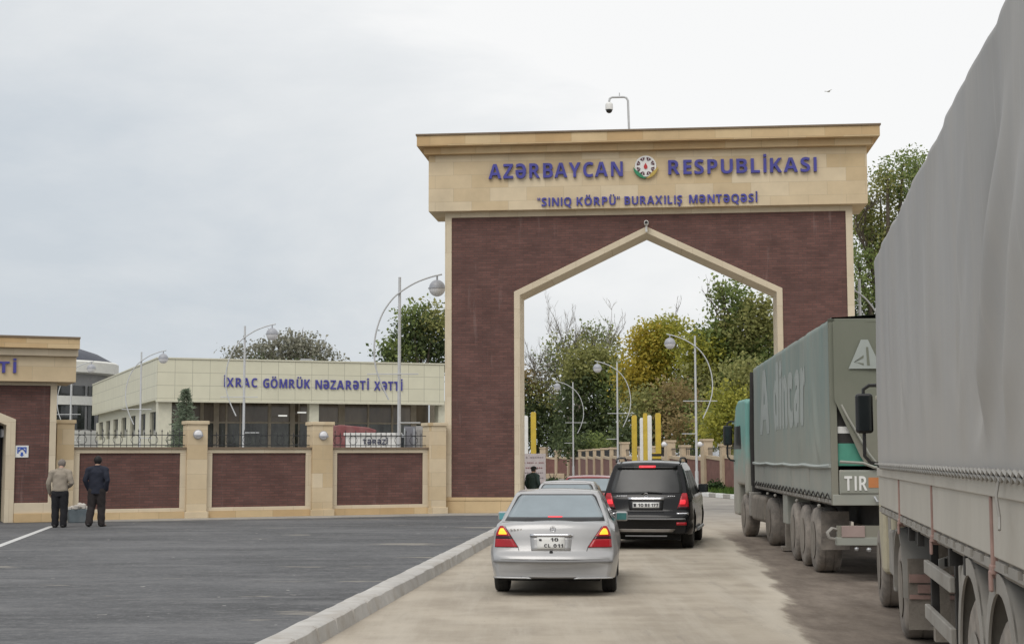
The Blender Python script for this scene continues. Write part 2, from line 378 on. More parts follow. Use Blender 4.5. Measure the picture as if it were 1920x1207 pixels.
def f_road(noise, ma, ramp, mix, sp):
    x, y = sp.outputs[0], sp.outputs[1]
    dust = mix(ramp(noise(.9, 8), .3, .7), (.325, .283, .228), (.445, .393, .32))
    streak = ramp(noise(1.0, 7, (1.7, .12, 1), R(5), .68), .40, .72)
    dust = mix(ma('MULTIPLY', streak, .5), dust, (.52, .475, .405))
    worn = ramp(noise(1.3, 7, (1.6, .22, 1), R(5), .7), .55, .74)
    dust = mix(ma('MULTIPLY', worn, .55), dust, (.25, .225, .20))
    small = ramp(noise(6, 4, (1.2, .5, 1), 0, .75), .62, .72)
    dust = mix(ma('MULTIPLY', small, .4), dust, (.22, .20, .175))
    mud = mix(ramp(noise(1.6, 8, (1.5, .5, 1), R(8), .7), .32, .7), (.140, .114, .094), (.235, .198, .164))
    mud = mix(ma('MULTIPLY', ramp(noise(7, 5, (1, 1, 1), 0, .7), .55, .72), .45), mud, (.31, .265, .22))
    edge = ma('ADD', ma('ADD', ma('MULTIPLY', ma('MULTIPLY', y, y), -.00192), ma('MULTIPLY', y, .1954)), .40)
    d = ma('ADD', ma('SUBTRACT', x, edge), ma('MULTIPLY', ma('SUBTRACT', noise(1.1, 7, (1, .22, 1), R(6), .66), .5), 1.15))
    near = ma('SUBTRACT', 1.0, ramp(y, 33, 41))
    co = mix(ma('MULTIPLY', ramp(d, -.10, .22), near), dust, mud)
    ridge = ma('MULTIPLY', ma('MULTIPLY', ramp(d, -.5, -.05), ma('SUBTRACT', 1.0, ramp(d, -.05, .1))), near)   # dust pushed up along the edge of the wet dirt
    co = mix(ma('MULTIPLY', ridge, .5), co, (.56, .51, .43))
    far = mix(ramp(noise(.5, 6), .3, .7), (.25, .235, .215), (.36, .335, .30))
    co = mix(ramp(y, 36, 52), co, far)
    return co, ma('ADD', ma('MULTIPLY', noise(2.5, 7, (1, .5, 1)), .8), ma('MULTIPLY', noise(22, 5), .6))
def f_plaza(noise, ma, ramp, mix, sp):
    a = mix(ramp(noise(.35, 7, (.6, 1.3, 1)), .3, .7), (.080, .082, .086), (.140, .142, .147))
    a = mix(ma('MULTIPLY', ramp(noise(1.1, 7, (.35, 1.6, 1), 0, .7), .48, .72), .7), a, (.205, .205, .207))
    a = mix(ma('MULTIPLY', ramp(noise(3.4, 8, (.8, 1.5, 1), 0, .82), .5, .62), .45), a, (.055, .056, .058))
    a = mix(ma('MULTIPLY', ramp(noise(5.5, 6, (.8, 1.3, 1), 0, .82), .52, .64), .5), a, (.225, .225, .226))
    a = mix(ma('MULTIPLY', ramp(noise(16, 4, (1, 1, 1), 0, .8), .5, .66), .35), a, (.24, .24, .24))
    a = mix(ramp(noise(.55, 8, (.5, 1.5, 1), R(4), .62), .625, .665), a, (.255, .24, .215))
    a = mix(ramp(noise(3.2, 3), .735, .75), a, (.42, .41, .39))
    return a, ma('ADD', noise(30, 5), ma('MULTIPLY', noise(3, 5), 1.2))
def f_yard(noise, ma, ramp, mix, sp):
    return mix(ramp(noise(.4, 7), .3, .7), (.20, .195, .185), (.30, .29, .27)), noise(8, 4)
def f_ground(noise, ma, ramp, mix, sp):
    return mix(ramp(noise(.3, 7), .35, .65), (.12, .115, .06), (.20, .17, .12)), noise(4, 5)
M['road'] = groundmat('dusty_road', f_road); M['plaza'] = groundmat('dark_asphalt', f_plaza)
M['yard'] = groundmat('yard_asphalt', f_yard); M['earth'] = groundmat('dry_earth', f_ground)

def sheet(name, poly, z, m, kind='structure'):
    b = MB(); b.add([(x, y, z) for x, y in poly], [tuple(range(len(poly)))]); return b.build(name, m, None, None, None, 0, kind)
sheet('ground', [(-900, -200), (900, -200), (900, 1400), (-900, 1400)], -.03, M['earth'])
sheet('road', [(-9, -6), (34, -6), (40, 60), (34, 150), (-10, 150), (0.6, 60), (.6, 44), (-9, 44)], 0, M['road'])
K0 = G(480, 1207, .15); K1 = G(927, 990, .15); kd = (K1 - K0); kd.z = 0; kd.normalize(); kn = Vector((kd.y, -kd.x, 0))
def kline(Y, off=0): p = K0 + kd * ((Y - K0.y) / kd.y) + kn * off; return (p.x, p.y)
KE = 45.4
b = MB(); b.prism([kline(2), kline(KE), (-60, KE), (-60, 2)], 'z', -.02, .15)
setp(b.build('plaza', M['plaza']), kind='structure')
sheet('yard', [(.5, 44), (.5, 140), (-90, 140), (-90, 38)], .1, M['yard'])
# kerb along the plaza edge: a chamfered profile swept along the line
prof = [(0, -.02), (0, .162), (.03, .172), (.25, .172), (.29, .15), (.33, -.02)]
b = MB(); ks = []
for i in range(46):                                              # kerbstones about 0.95 m long with narrow joints
    y_ = 2 + (KE - 2.0) * i / 46; ks += [(y_ + .008, 0), (y_ + .45, 0), (y_ + (KE - 2.0) / 46 - .008, 0), (y_ + (KE - 2.0) / 46, .014)]
ns = len(ks) - 1
for i, (Y, jn) in enumerate(ks):
    jit = .012 * math.sin(i * 1.7) + random.uniform(-.008, .008)
    for o_, z_ in prof:
        x_, y_ = kline(Y, o_ + (jit if z_ > 0 and o_ > .2 else 0)); b.v.append((x_, y_, z_ - (jn if z_ > .1 else 0) + (random.uniform(-.006, .006) if z_ > .1 else 0)))
n_ = len(prof)
for i in range(ns):
    for j in range(n_ - 1): b.f.append((i * n_ + j, i * n_ + j + 1, (i + 1) * n_ + j + 1, (i + 1) * n_ + j)); b.mi.append(0)
b.f = [f[::-1] for f in b.f]
M['kerb'] = mat('kerb_concrete', (.47, .455, .43), .9, var=.12, scale=2.2, bump=.4, dirt=(.32, .28, .23), dirt_amt=.45, dirt_scale=2.5)
setp(b.build('kerb', M['kerb'], smooth=35), kind='structure')
# painted line on the plaza (lower left)
pa, pb = G(97, 986, .154), G(-160, 1082, .154); dn = (pb - pa).normalized(); nn = Vector((-dn.y, dn.x, 0)) * .075
b = MB(); b.add([pa - nn, pb - nn, pb + nn, pa + nn], [(0, 1, 2, 3)])
M['line'] = mat('worn_road_paint', (.58, .58, .57), .8, var=.15, dirt=(.25, .25, .25), dirt_amt=.4, dirt_scale=4)
setp(b.build('painted_line', M['line']), kind='structure')

# ------------------------------------------------------------------ the arch
gO = G(834, 962, .15); gf = Frame(gO, -math.atan(270 / F))
gate = thing('border_gate', 'tall brick border gate with a pointed arch opening, cream stone fascia and blue lettering', 'gate', gO, gf.ang)
def g(u, v, b=0.0): return gf.uv(u, v, b)
DEP = 1.45
xl, xr = 0.0, g(1600, 480)[0]; tl = g(847, 600)[0]; tr = g(1587, 480)[0]
jl, jr = g(964, 600)[0], g(1468, 600)[0]; il, ir = g(975, 600)[0], g(1457, 600)[0]
sl = g(964, 548.6)[1]; sr = g(1467.8, 539)[1]; sz = (sl + sr) / 2
apx, apz = g(1214.5, 425); ztop = g(847, 409)[1]; zband = g(834, 399)[1]
cx = (jl + jr) / 2
iw = il - jl; slope = (apz - sz) / (cx - jl); dvert = iw * math.sqrt(1 + slope * slope)
isz = sz - (dvert - slope * iw); iapz = apz - dvert
plz = g(835, 932)[1]
b = MB(); b.prism([(.06, 0), (il - .02, 0), (il - .02, isz), (cx, iapz), (ir + .02, isz), (ir + .02, 0), (xr - .06, 0), (xr - .06, zband + 1.5), (.06, zband + 1.5)], 'y', 0, DEP)
b.build('brick_wall', M['brick'], gate)
b = MB(); b.prism([(0, plz), (tl, plz), (tl, ztop), (tr, ztop), (tr, plz), (xr, plz), (xr, zband), (0, zband)], 'y', -.045, DEP + .045)
b.build('outer_trim', M['trim'], gate, bevel=.012)
b = MB(); b.prism([(jl, plz), (il, plz), (il, isz), (cx, iapz), (ir, isz), (ir, plz), (jr, plz), (jr, sz), (cx, apz), (jl, sz)], 'y', -.05, DEP + .05)
b.build('arch_trim', M['trim'], gate, bevel=.012)
for a0, a1 in ((-.02, g(966, 950)[0] + .18), (jr - .2, xr + .02)):
    b = MB(); b.box(a0, a1, -.09, DEP + .09, 0, plz - .1).box(a0 + .0, a1, -.11, DEP + .11, plz - .1, plz)
    b.build('plinth', M['stone_warm'], gate, bevel=.01)
fl, fr = g(803.5, 396, -.3)[0], g(1627.5, 381, -.3)[0]; fz0 = g(803.5, 397, -.3)[1]; fz1 = g(803.5, 292, -.3)[1]
b = MB(); b.box(fl, fr, -.3, DEP + .3, fz0, fz1); b.build('fascia', M['stone'], gate, bevel=.012)
c1 = g(794.5, 277, -.5); c1r = g(1638, 260, -.5)[0]
b = MB(); b.box(c1[0], c1r, -.48, DEP + .48, fz1, c1[1])
c2l, c2z0 = g(781, 276, -.75); c2z1 = g(781, 254.5, -.75)[1]; c2r = g(1650, 240, -.75)[0]
b2 = MB(); b2.box(c2l, c2r, -.72, DEP + .72, c1[1], c2z1)
b.build('lower_cornice', M['stone_warm'], gate, bevel=.012); b2.build('upper_cornice', M['stone_warm'], gate, bevel=.012)
b = MB(); b.box(c2l - .03, c2r + .03, -.76, DEP + .76, c2z1, c2z1 + .05); b.build('coping', M['coping'], gate)
FB = -.3
def gword(s, u0, v0, u1, v1, cap_px, vm=None, bold=.02, th=.09):
    a0, z0 = g(u0, v0, FB); a1, z1 = g(u1, v1, FB); cz = abs(g(u0, v0 - cap_px, FB)[1] - z0)
    b = MB(); text(b, s, a0, a1, (z0 + z1) / 2, cz, FB - .005, th, bold=bold); return b.build('lettering', M['letter'], gate)
gword('AZƏRBAYCAN', 916.5, 336.5, 1168, 331, 27, bold=.024)
gword('RESPUBLİKASI', 1253, 329.5, 1531, 321, 26.5, bold=.024)
gword('“SINIQ KÖRPÜ”', 1008, 387, 1162, 384.5, 15.5, bold=.014, th=.05)
gword('BURAXILIŞ', 1171, 384.5, 1279, 382, 15.5, bold=.014, th=.05)
gword('MƏNTƏQƏSİ', 1292, 382, 1420, 378.5, 15.5, bold=.014, th=.05)
# emblem
M['red'] = mat('emblem_red', (.50, .03, .03), .4, var=.05); M['green'] = mat('emblem_green', (.02, .22, .10), .4, var=.1); M['gold'] = mat('emblem_gold', (.50, .36, .08), .4, var=.1)
M['dkred'] = mat('emblem_dark', (.10, .025, .04), .4, var=.05)
ex, ez = g(1210.5, 312.5, FB); er = abs(g(1231, 312.5, FB)[0] - g(1190, 312.5, FB)[0]) / 2
b = MB(); b.lathe([(er * .96, -.06), (er, -.04), (er, 0)], (ex, FB, ez), 'y', 40); emb = b.build('emblem', M['white'], gate, 'round white state emblem with an eight pointed star', smooth=40)
def ring(r0, r1, a0, a1, y0, y1, k=24):
    b = MB(); p = [(ex + r1 * math.cos(a0 + (a1 - a0) * i / k), ez + r1 * math.sin(a0 + (a1 - a0) * i / k)) for i in range(k + 1)]
    p += [(ex + r0(i / k) * math.cos(a0 + (a1 - a0) * i / k), ez + r0(i / k) * math.sin(a0 + (a1 - a0) * i / k)) for i in range(k, -1, -1)]
    b.prism(p, 'y', y0, y1); return b
cr = lambda t: er * (1.12 - .30 * math.sin(math.pi * t))
ring(cr, er * 1.13, R(185), R(272), FB - .09, FB).build('leaf_wreath', M['green'], emb)
ring(cr, er * 1.13, R(274), R(355), FB - .09, FB).build('wheat_wreath', M['gold'], emb)
b = MB()
for k in range(8):
    a = R(45 * k + 22.5)
    for s_ in (-1, 1):
        p = []
        for rr, da in ((.52, s_ * .05), (.86, s_ * .05), (.80, s_ * .30), (.60, s_ * .17)):
            p.append((ex + er * rr * math.cos(a + da), ez + er * rr * math.sin(a + da)))
        b.prism(p, 'y', FB - .075, FB - .06)
b.build('star_rays', M['dkred'], emb)
fp = [(0, .30), (.10, .12), (.17, -.02), (.15, -.17), (.05, -.26), (-.05, -.26), (-.15, -.17), (-.17, -.02), (-.10, .12)]
b = MB(); b.prism([(ex + er * x, ez + er * y) for x, y in fp], 'y', FB - .08, FB - .06); b.build('flame', M['red'], emb)

def gp(a, b_, z): return gO + gf.r * a + gf.n * b_ + Vector((0, 0, z))
# dome camera on a bent pole on the roof, small camera at the arch point
ca, cz = g(1178, 243, .6); cz = c2z1 + .05
t = thing('security_camera', 'grey dome camera hanging from a bent pole on the gate roof', 'camera', gp(ca, .6, cz), gf.ang)
h_ = g(1176, 182, .6)[1] - cz; wd = ca - g(1142, 190, .6)[0]
b = MB(); b.tube([(.05, 0, 0), (.02, 0, h_ * .3), (0, 0, h_ - .12), (-.05, 0, h_ - .03), (-.14, 0, h_), (-wd + .1, 0, h_), (-wd + .02, 0, h_ - .04), (-wd, 0, h_ - .15)], .035, 8)
b.tube([(-wd * .45, 0, h_ - .02), (-wd * .45, 0, h_ + .14)], .015, 6); b.tube([(.05, 0, 0), (.05, 0, .12)], .07, 8); b.build('pole', M['pole'], t, smooth=50)
b = MB(); b.lathe([(.05, .06), (.10, .03), (.12, -.02), (.12, -.18)], (-wd, 0, h_ - .22), 'z', 16); b.build('housing', M['white'], t, smooth=40)
b = MB(); b.ball((-wd, 0, h_ - .41), .105, 14); b.build('dome', M['glass'], t, smooth=60)
t = thing('security_camera', 'small white bullet camera fixed at the point of the arch', 'camera', gp(cx, -.05, apz - .02), gf.ang)
b = MB(); b.box(-.03, .03, -.1, 0, -.16, .02); b.build('bracket', M['white'], t); b = MB(); b.lathe([(.055, -.30), (.07, -.28), (.07, -.02), (.05, 0)], (0, 0, .1), 'y', 14); b.build('housing', M['white'], t, smooth=40)
b = MB(); b.lathe([(.045, -.315), (.05, -.30)], (0, 0, .1), 'y', 12); b.build('lens', M['blackp'], t)

# ------------------------------------------------------------------ boundary wall left of the arch
wA = at(834, 962, 46.2); wB = at(104, 974, 41.4); wB.z = wA.z = .15
ang = math.atan2(wA.y - wB.y, wA.x - wB.x); wf = Frame(wB, ang); WL = (wA - wB).length
def wq(u, v, b=0.0): return wf.uv(u, v, b)
wall = thing('boundary_wall', 'low brick boundary wall with stone pillars and iron railings between the gatehouse and the arch', 'wall', wB, ang)
pil = [(104, 137), (349, 387), (584, 622), (803, 834)]
PH = 2.78
pa_ = []
for i, (u0, u1) in enumerate(pil):
    a0, a1 = wq(u0, 880)[0], wq(u1, 880)[0]; pa_.append((a0, a1))
    b = MB(); b.box(a0, a1, -.12, .5, 0, PH - .1).box(a0 - .04, a1 + .04, -.16, .54, PH - .1, PH)
    b.box(a0 - .05, a1 + .05, -.15, .53, 0, .2); b.build('pillar', M['stone'], wall, bevel=.012)
PT = wq(500, 838)[1]
FRW = .17
for i in range(3):
    a0, a1 = pa_[i][1], pa_[i + 1][0]
    u_in = [(146, 343), (393, 580), (629, 803 - 2)][i]
    b0, b1 = a0 + FRW, a1 - FRW; z0 = wq(450, 950)[1]; z1 = wq(450, 849)[1]
    b = MB(); b.box(a0, a1, .06, .36, .12, PT - .06); b.build('brick_panel', M['brick'], wall)
    b = MB()
    b.box(a0, a1, .0, .42, z1, PT - .05).box(a0, a1, .0, .42, .2, z0)
    b.box(a0, b0, .0, .42, z0, z1).box(b1, a1, .0, .42, z0, z1); b.build('stone_frame', M['trim'], wall, bevel=.01)
    b = MB(); b.box(a0, a1, -.05, .47, PT - .05, PT); b.build('coping', M['coping'], wall)
    b = MB(); b.box(a0, a1, -.06, .46, 0, .2); b.build('plinth', M['stone_warm'], wall)
    # railing with spear heads
    b = MB(); rz = PT; hz = wq(500, 808)[1] - PT
    k = max(2, round((a1 - a0) / .165))
    for j in range(1, k):
        a = a0 + (a1 - a0) * j / k; hh = hz * (1.0 if j % 2 else .86)
        b.box(a - .0075, a + .0075, .2, .215, rz, rz + hh)
        b.add([(a - .022, .209, rz + hh - .03), (a + .022, .209, rz + hh - .03), (a, .209, rz + hh + .06), (a, .19, rz + hh - .03), (a, .228, rz + hh - .03)], [(0, 3, 2), (3, 1, 2), (1, 4, 2), (4, 0, 2)])
        if j % 3 == 1:
            ra = (a1 - a0) / k * .8; ccx = a + (a1 - a0) / k / 2
            b.tube([(ccx + ra * math.cos(q * math.pi / 6), .209, rz + hz * .45 + ra * math.sin(q * math.pi / 6)) for q in range(13)], .008, 5, False)
    for zz in (.1, .72): b.box(a0, a1, .199, .219, rz + hz * zz, rz + hz * zz + .022)
    b.build('railing', M['iron'], wall)
# stone shield patch on the third pillar
lamps = []
for nm, (u, v) in (('round bulkhead lamp on the wall pillar behind the conifer', (371, 814)), ('round bulkhead lamp on the wall pillar beside the scales cabin', (606, 816))):
    a, z = wq(u, v, -.12)
    t = thing('wall_lamp', nm, 'lamp', wB + wf.r * a + wf.n * -.12 + Vector((0, 0, z)), ang, 'bulkhead lamps on the wall pillars')
    b = MB(); b.lathe([(.135, 0), (.135, -.04)], ax='y', n=24); b.build('rim', M['globe_cap'], t, smooth=40)
    b = MB(); b.ball((0, -.04, 0), .122, 18, (1, .55, 1)); b.build('diffuser', M['globe'], t, smooth=60)
    b = MB(); b.box(-.13, .13, -.125, -.11, -.05, -.015); b.build('guard', M['globe_cap'], t)
# pavement strip at the foot of the wall
M['pave'] = mat('dusty_pavement', (.33, .315, .29), .95, var=.2, scale=2, bump=.3, dirt=(.42, .38, .32), dirt_amt=.5)
b = MB()
pp = [wf.o + wf.r * a + wf.n * q for a, q in ((0.2, -1.1), (WL - .1, -1.6), (WL + .1, 0), (0, 0))]
pp[1:2] = [pp[1], wf.o + wf.r * (WL + 2.3) + wf.n * -2.7, Vector((gp(2.15, -.1, 0)))]
b.prism([(p.x, p.y) for p in pp], 'z', .1, .165); setp(b.build('pavement', M['pave']), kind='structure')

# ------------------------------------------------------------------ gatehouse at the left edge
hO = wf.o + wf.n * -.5 ; hf = Frame(hO, ang - R(2))
def hq(u, v, b=0.0): return hf.uv(u, v, b)
gh = thing('gatehouse', 'small brick gatehouse with cream fascia and pointed archway at the edge of the plaza', 'gatehouse', hO, hf.ang)
ar = hq(104, 850)[0]; abk = hq(93, 800)[0]; al = ar - 7.4
zt = hq(93, 723)[1]; zb = hq(80, 942)[1]; zpl = hq(80, 955)[1]
oj = hq(28, 850)[0]; oz = hq(29, 786)[1]; ijx = oj - .24; slp = .42; ocx = oj - 1.75
oap = oz + slp * (oj - ocx); dv = .24 * math.sqrt(1 + slp * slp); iz_ = oz - (dv - slp * .24); iap = oap - dv; ol = 2 * ocx - oj; il2 = ol + .24
zfa = hq(100, 716, -.3)[1]
b = MB(); b.prism([(al, 0), (il2 - .02, 0), (il2 - .02, iz_), (ocx, iap), (ijx + .02, iz_), (ijx + .02, 0), (ar - .05, 0), (ar - .05, zfa + .5), (al, zfa + .5)], 'y', 0, 1.6); b.build('brick_wall', M['brick'], gh)
b = MB(); b.prism([(ijx, 0), (oj, 0), (oj, oz), (ocx, oap), (ol, oz), (ol, 0), (il2, 0), (il2, iz_), (ocx, iap), (ijx, iz_)], 'y', -.06, 1.65); b.build('arch_trim', M['trim'], gh, bevel=.01)
b = MB(); b.prism([(oj + .003, zb - .28), (ar, zb - .28), (ar, zfa), (al, zfa), (al, zt), (abk, zt), (abk, zb), (oj + .003, zb)], 'y', -.05, 1.64); b.build('outer_trim', M['trim'], gh, bevel=.01)
b = MB(); b.box(oj - .02 + .025, ar + .03, -.1, 1.7, 0, zb - .28); b.build('plinth', M['stone_warm'], gh, bevel=.01)
fr_ = hq(143, 690, -.35)[0]; fz1_ = hq(143, 669, -.35)[1]
b = MB(); b.box(al - .4, fr_, -.35, 1.9, zfa, fz1_); b.build('fascia', M['stone'], gh, bevel=.012)
z_a = hq(147, 655, -.5)[1]; z_b = hq(150, 635, -.7)[1]
b = MB(); b.box(al - .5, hq(147, 660, -.5)[0], -.5, 2.0, fz1_, z_a); b.build('lower_cornice', M['trim'], gh, bevel=.012)
b = MB(); b.box(al - .6, hq(150, 645, -.65)[0], -.65, 2.15, z_a, z_b); b.build('upper_cornice', M['stone_warm'], gh, bevel=.012)
b = MB(); b.box(al - .63, hq(151, 645, -.68)[0], -.68, 2.2, z_b, z_b + .05); b.build('coping', M['coping'], gh)
a1_, z0_ = hq(30, 699, -.35); cap_ = abs(hq(30, 678, -.35)[1] - z0_)
b = MB(); text(b, 'XƏTTİ', a1_ - 1.62, a1_, z0_, cap_, -.355, .06, bold=.016); b.build('lettering', M['letter'], gh)
b = MB(); b.box(il2 - .01, ijx + .01, 1.2, 1.3, 0, iap); b.build('dark_backing', M['black'], gh)  # black panel stands in for the darkness inside the archway
# blue and white notice beside the archway
sa, sz_ = hq(41, 846, -.01)
t = thing('notice_plate', 'small white notice with a blue arrow symbol on the gatehouse brick', 'sign', hO + hf.r * sa + hf.n * -.005 + Vector((0, 0, sz_)), hf.ang)
b = MB(); b.box(-.17, .17, -.02, 0, -.16, .16); b.build('plate', M['white'], t)
M['blue'] = mat('sign_blue', (.04, .10, .42), .4, var=.05)
b = MB(); b.box(-.12, .12, -.026, -.02, .085, .12).box(-.12, -.085, -.026, -.02, -.05, .085).box(.085, .12, -.026, -.02, -.05, .085)
b.tube([(.07 * math.cos(q * math.pi / 8), -.024, .0 + .07 * math.sin(q * math.pi / 8)) for q in range(9)], .016, 5)
b.prism([(-.03, -.02), (.03, -.02), (.03, -.08), (.06, -.08), (0, -.14), (-.06, -.08), (-.03, -.08)], 'y', -.026, -.02)
b.build('symbol', M['blue'], t)
t = thing('wall_lamp', 'grey box lamp inside the gatehouse archway', 'lamp', hO + hf.r * hq(8, 812, .9)[0] + hf.n * .9 + Vector((0, 0, hq(8, 812, .9)[1])), hf.ang)
b = MB(); b.box(-.1, .12, -.1, .1, -.12, .12); b.build('housing', M['globe_cap'], t, bevel=.02); b = MB(); b.box(-.07, .09, -.115, -.1, -.09, .09); b.build('lens', M['globe'], t)
b = MB(); b.box(-.02, .04, .1, .3, -.03, .03); b.build('bracket', M['iron'], t)

# rubble filled planter between the two men
pO = G(147, 979, .15)
t = thing('planter', 'low grey box planter heaped with pale rubble at the foot of the wall', 'planter', pO, ang)
b = MB(); b.prism([(-.26, 0), (.26, 0), (.30, .36), (-.30, .36)], 'y', -.2, .2); M['bluegrey'] = mat('blue_grey_paint', (.11, .135, .15), .7, var=.2, dirt=(.2, .2, .19), dirt_amt=.3)
b.build('box', M['bluegrey'], t, bevel=.02)
b = MB(); rr = random.Random(3)
for k in range(34):
    x, y = rr.uniform(-.27, .27), rr.uniform(-.17, .17); s_ = rr.uniform(.04, .085)
    b.ball((x, y, .37 + .12 * (1 - abs(x) / .3) * rr.random()), s_, 6, (rr.uniform(.7, 1.3), 1, rr.uniform(.6, 1)))
M['rubble'] = mat('pale_rubble', (.50, .47, .43), .95, var=.3, scale=7); b.build('rubble', M['rubble'], t, kind='stuff')

# ------------------------------------------------------------------ customs canopy building
cC = at(294, 748, 85); cC.z = .1
cf = Frame(cC, math.atan(.40))
def cq(u, v, b=0.0): return cf.uv(u, v, b)
cb_ = thing('customs_building', 'long flat roofed cream customs building with blue lettering on its fascia', 'building', cC, cf.ang)
cz0, cz1 = cq(294, 749)[1], cq(294, 672)[1]; CL = 17.3
sb0 = cf.side(173, 750)[0]
b = MB(); b.box(0, CL, 0, .3, cz0, cz1).box(0, .3, .3, sb0, cz0, cz1); b.build('fascia', M['panel'], cb_)
b = MB(); b.box(-.04, CL, -.05, .35, cz1, cz1 + .08).box(-.04, .35, .35, sb0, cz1, cz1 + .08).box(.35, CL, .35, sb0, cz1 - .3, cz1 - .1); b.build('roof', M['cream'], cb_)
b = MB(); b.box(.3, CL, .3, sb0, cz0 + .15, cz0 + .25).box(-.02, CL, -.02, .32, cz0 - .12, cz0 + .001); b.build('soffit', M['cream'], cb_)
for u0, u1 in ((296, 322), (580, 598)):
    a0, a1 = cq(u0, 780, .35)[0], cq(u1, 780, .35)[0]
    b = MB(); b.box(a0, a1, .35, .35 + (a1 - a0), 0, cz0 + .15); b.build('column', M['cream'], cb_, bevel=.02)
b = MB(); b.box(cq(822, 780, .35)[0], cq(822, 780, .35)[0] + .8, .35, 1.1, 0, cz0 + .15); b.build('column', M['cream'], cb_, bevel=.02)
# side wall: piers, low wall, lintel, dark openings
pz = 3.2
b = MB(); b.box(.5, .8, 1.2, sb0, 0, pz).box(.5, .8, 1.2, sb0, cz0 - .55, cz0 + .15)
yy = 1.2
side_u = [(322, 300)]
k = 7; step = (sb0 - 2.0) / k
for i in range(k + 1): b.box(.5, .8, 1.6 + i * step, 1.6 + i * step + step * .42, pz, cz0 - .55)
b.build('side_wall', M['cream'], cb_)
for i in range(k):
    y0 = 1.6 + i * step + step * .42; y1 = 1.6 + (i + 1) * step
    b = MB(); b.box(.62, .66, y0, y1, pz, cz0 - .55); b.build('window', M['glass'], cb_)
# glazed front set back under the canopy
gb = 3.0; ga0, ga1 = .85, CL
M['brglass'] = mat('brown_reflection_glass', (.125, .10, .072), .12, var=.7, scale=.45, spec=.6, stretch=(1.6, 1, .5))  # brown mottling puts the reflections into the glass colour
M['dkglass'] = mat('dark_reflection_glass', (.05, .056, .05), .08, var=.9, scale=1.1, spec=.6, stretch=(2.2, 1, .6))  # uneven green-black tone, reflections painted in here too
zs = cq(480, 792, gb)[1]
b = MB(); b.box(ga0, ga1, gb, gb + .05, zs, cz0 + .15); b.build('upper_glazing', M['brglass'], cb_)
b = MB(); b.box(ga0, ga1, gb, gb + .05, .1, zs); b.build('lower_glazing', M['dkglass'], cb_)
b = MB(); M['beige'] = mat('beige_mullions', (.30, .26, .20), .6, var=.15)
for u, wpx in ((378, 7), (405, 11), (424, 4), (450, 3), (505, 6), (548, 10), (560, 3), (640, 14), (690, 4), (735, 4), (775, 12), (812, 16)):
    a = cq(u, 800, gb)[0]; wd_ = wpx / 34 / 2; b.box(a - wd_, a + wd_, gb - .06, gb, .1, cz0 + .15)
for z_ in (zs,): b.box(ga0, ga1, gb - .04, gb, z_ - .05, z_ + .05)
b.build('mullions', M['beige'], cb_)
M['tube'] = mat('lit_ceiling_lamp', (.9, .9, .85), .4, var=0, emit=.6)
for u, v, wd_ in ((530, 779, .5), (566, 773, .5)):
    a, z = cq(u, v, 2.0); b = MB(); b.box(a - wd_ / 2, a + wd_ / 2, 1.9, 2.1, z - .04, z + .04); b.build('ceiling_lamp', M['tube'], cb_)
a0, z0 = cq(420, 723, 0); a1, _ = cq(754, 731, 0)
z1 = cq(754, 733, 0)[1]; cap_ = 21 / 32.2
words = [('İXRAC', 420, 482), ('GÖMRÜK', 493, 581), ('NƏZARƏTİ', 591, 691), ('XƏTTİ', 701, 754)]
for s_, u0, u1 in words:
    va = 724.5 + (u0 - 420) * (732.5 - 724.5) / 334; vb = 724.5 + (u1 - 420) * (732.5 - 724.5) / 334
    a0, z0 = cq(u0, va); a1, z1 = cq(u1, vb); b = MB(); text(b, s_, a0, a1, (z0 + z1) / 2, abs(cq(u0, va - 17)[1] - z0), -.01, .06, bold=.022); b.build('lettering', M['letter'], cb_)
a, z = cq(591, 672); b = MB(); b.box(a - .3, a + .3, 2, 2.5, cz1, cz1 + .32); b.build('roof_vent', M['globe_cap'], cb_)

# round office block behind
oC = at(78, 700, 125); oC.z = .1
ob = thing('office_block', 'round white office block with dark window bands and a slate dome behind the gatehouse', 'building', oC, 0)
pm = 2800 / 125
def oz_(v): return CAM_H + (860 - v) / pm - .1
RR = (218 - 78) / pm
M['slate'] = mat('blue_slate_roof', (.055, .062, .082), .6, var=.15, scale=2)
M['offwhite'] = mat('white_render', (.66, .66, .62), .7, var=.06)
M['greywall'] = mat('grey_render', (.27, .27, .275), .7, var=.1)
b = MB(); b.lathe([(RR * .86, 0), (RR * .86, oz_(703))], n=48); b.build('wall', M['greywall'], ob, smooth=40)
b = MB(); b.lathe([(RR * .90, oz_(705)), (RR, oz_(703)), (RR, oz_(684)), (RR * .97, oz_(681))], n=48); b.build('parapet', M['offwhite'], ob, smooth=40)
b = MB(); b.lathe([(RR * .95, oz_(684)), (RR * .93, oz_(680)), (RR * .72, oz_(664)), (RR * .5, oz_(654)), (RR * .2, oz_(647)), (.1, oz_(645))], n=48); b.build('roof', M['slate'], ob, smooth=40)
for v0, v1 in ((762, 746), (808, 900)):
    b = MB(); b.lathe([(RR * .89, oz_(max(v0, v1))), (RR * .89, oz_(min(v0, v1)))], n=48); b.build('balcony_band', M['offwhite'], ob, smooth=40)
for v0, v1 in ((745, 727), (806, 763)):
    for k in range(10):
        a = R(-150 + k * 15)
        b = MB(); p = [(RR * .875 * math.cos(a + q), RR * .875 * math.sin(a + q)) for q in (0, .07, .14, .20)] + [(RR * .8 * math.cos(a + q), RR * .8 * math.sin(a + q)) for q in (.20, 0)]
        b.prism(p, 'z', oz_(v0), oz_(v1)); b.build('window', M['glass'], ob)

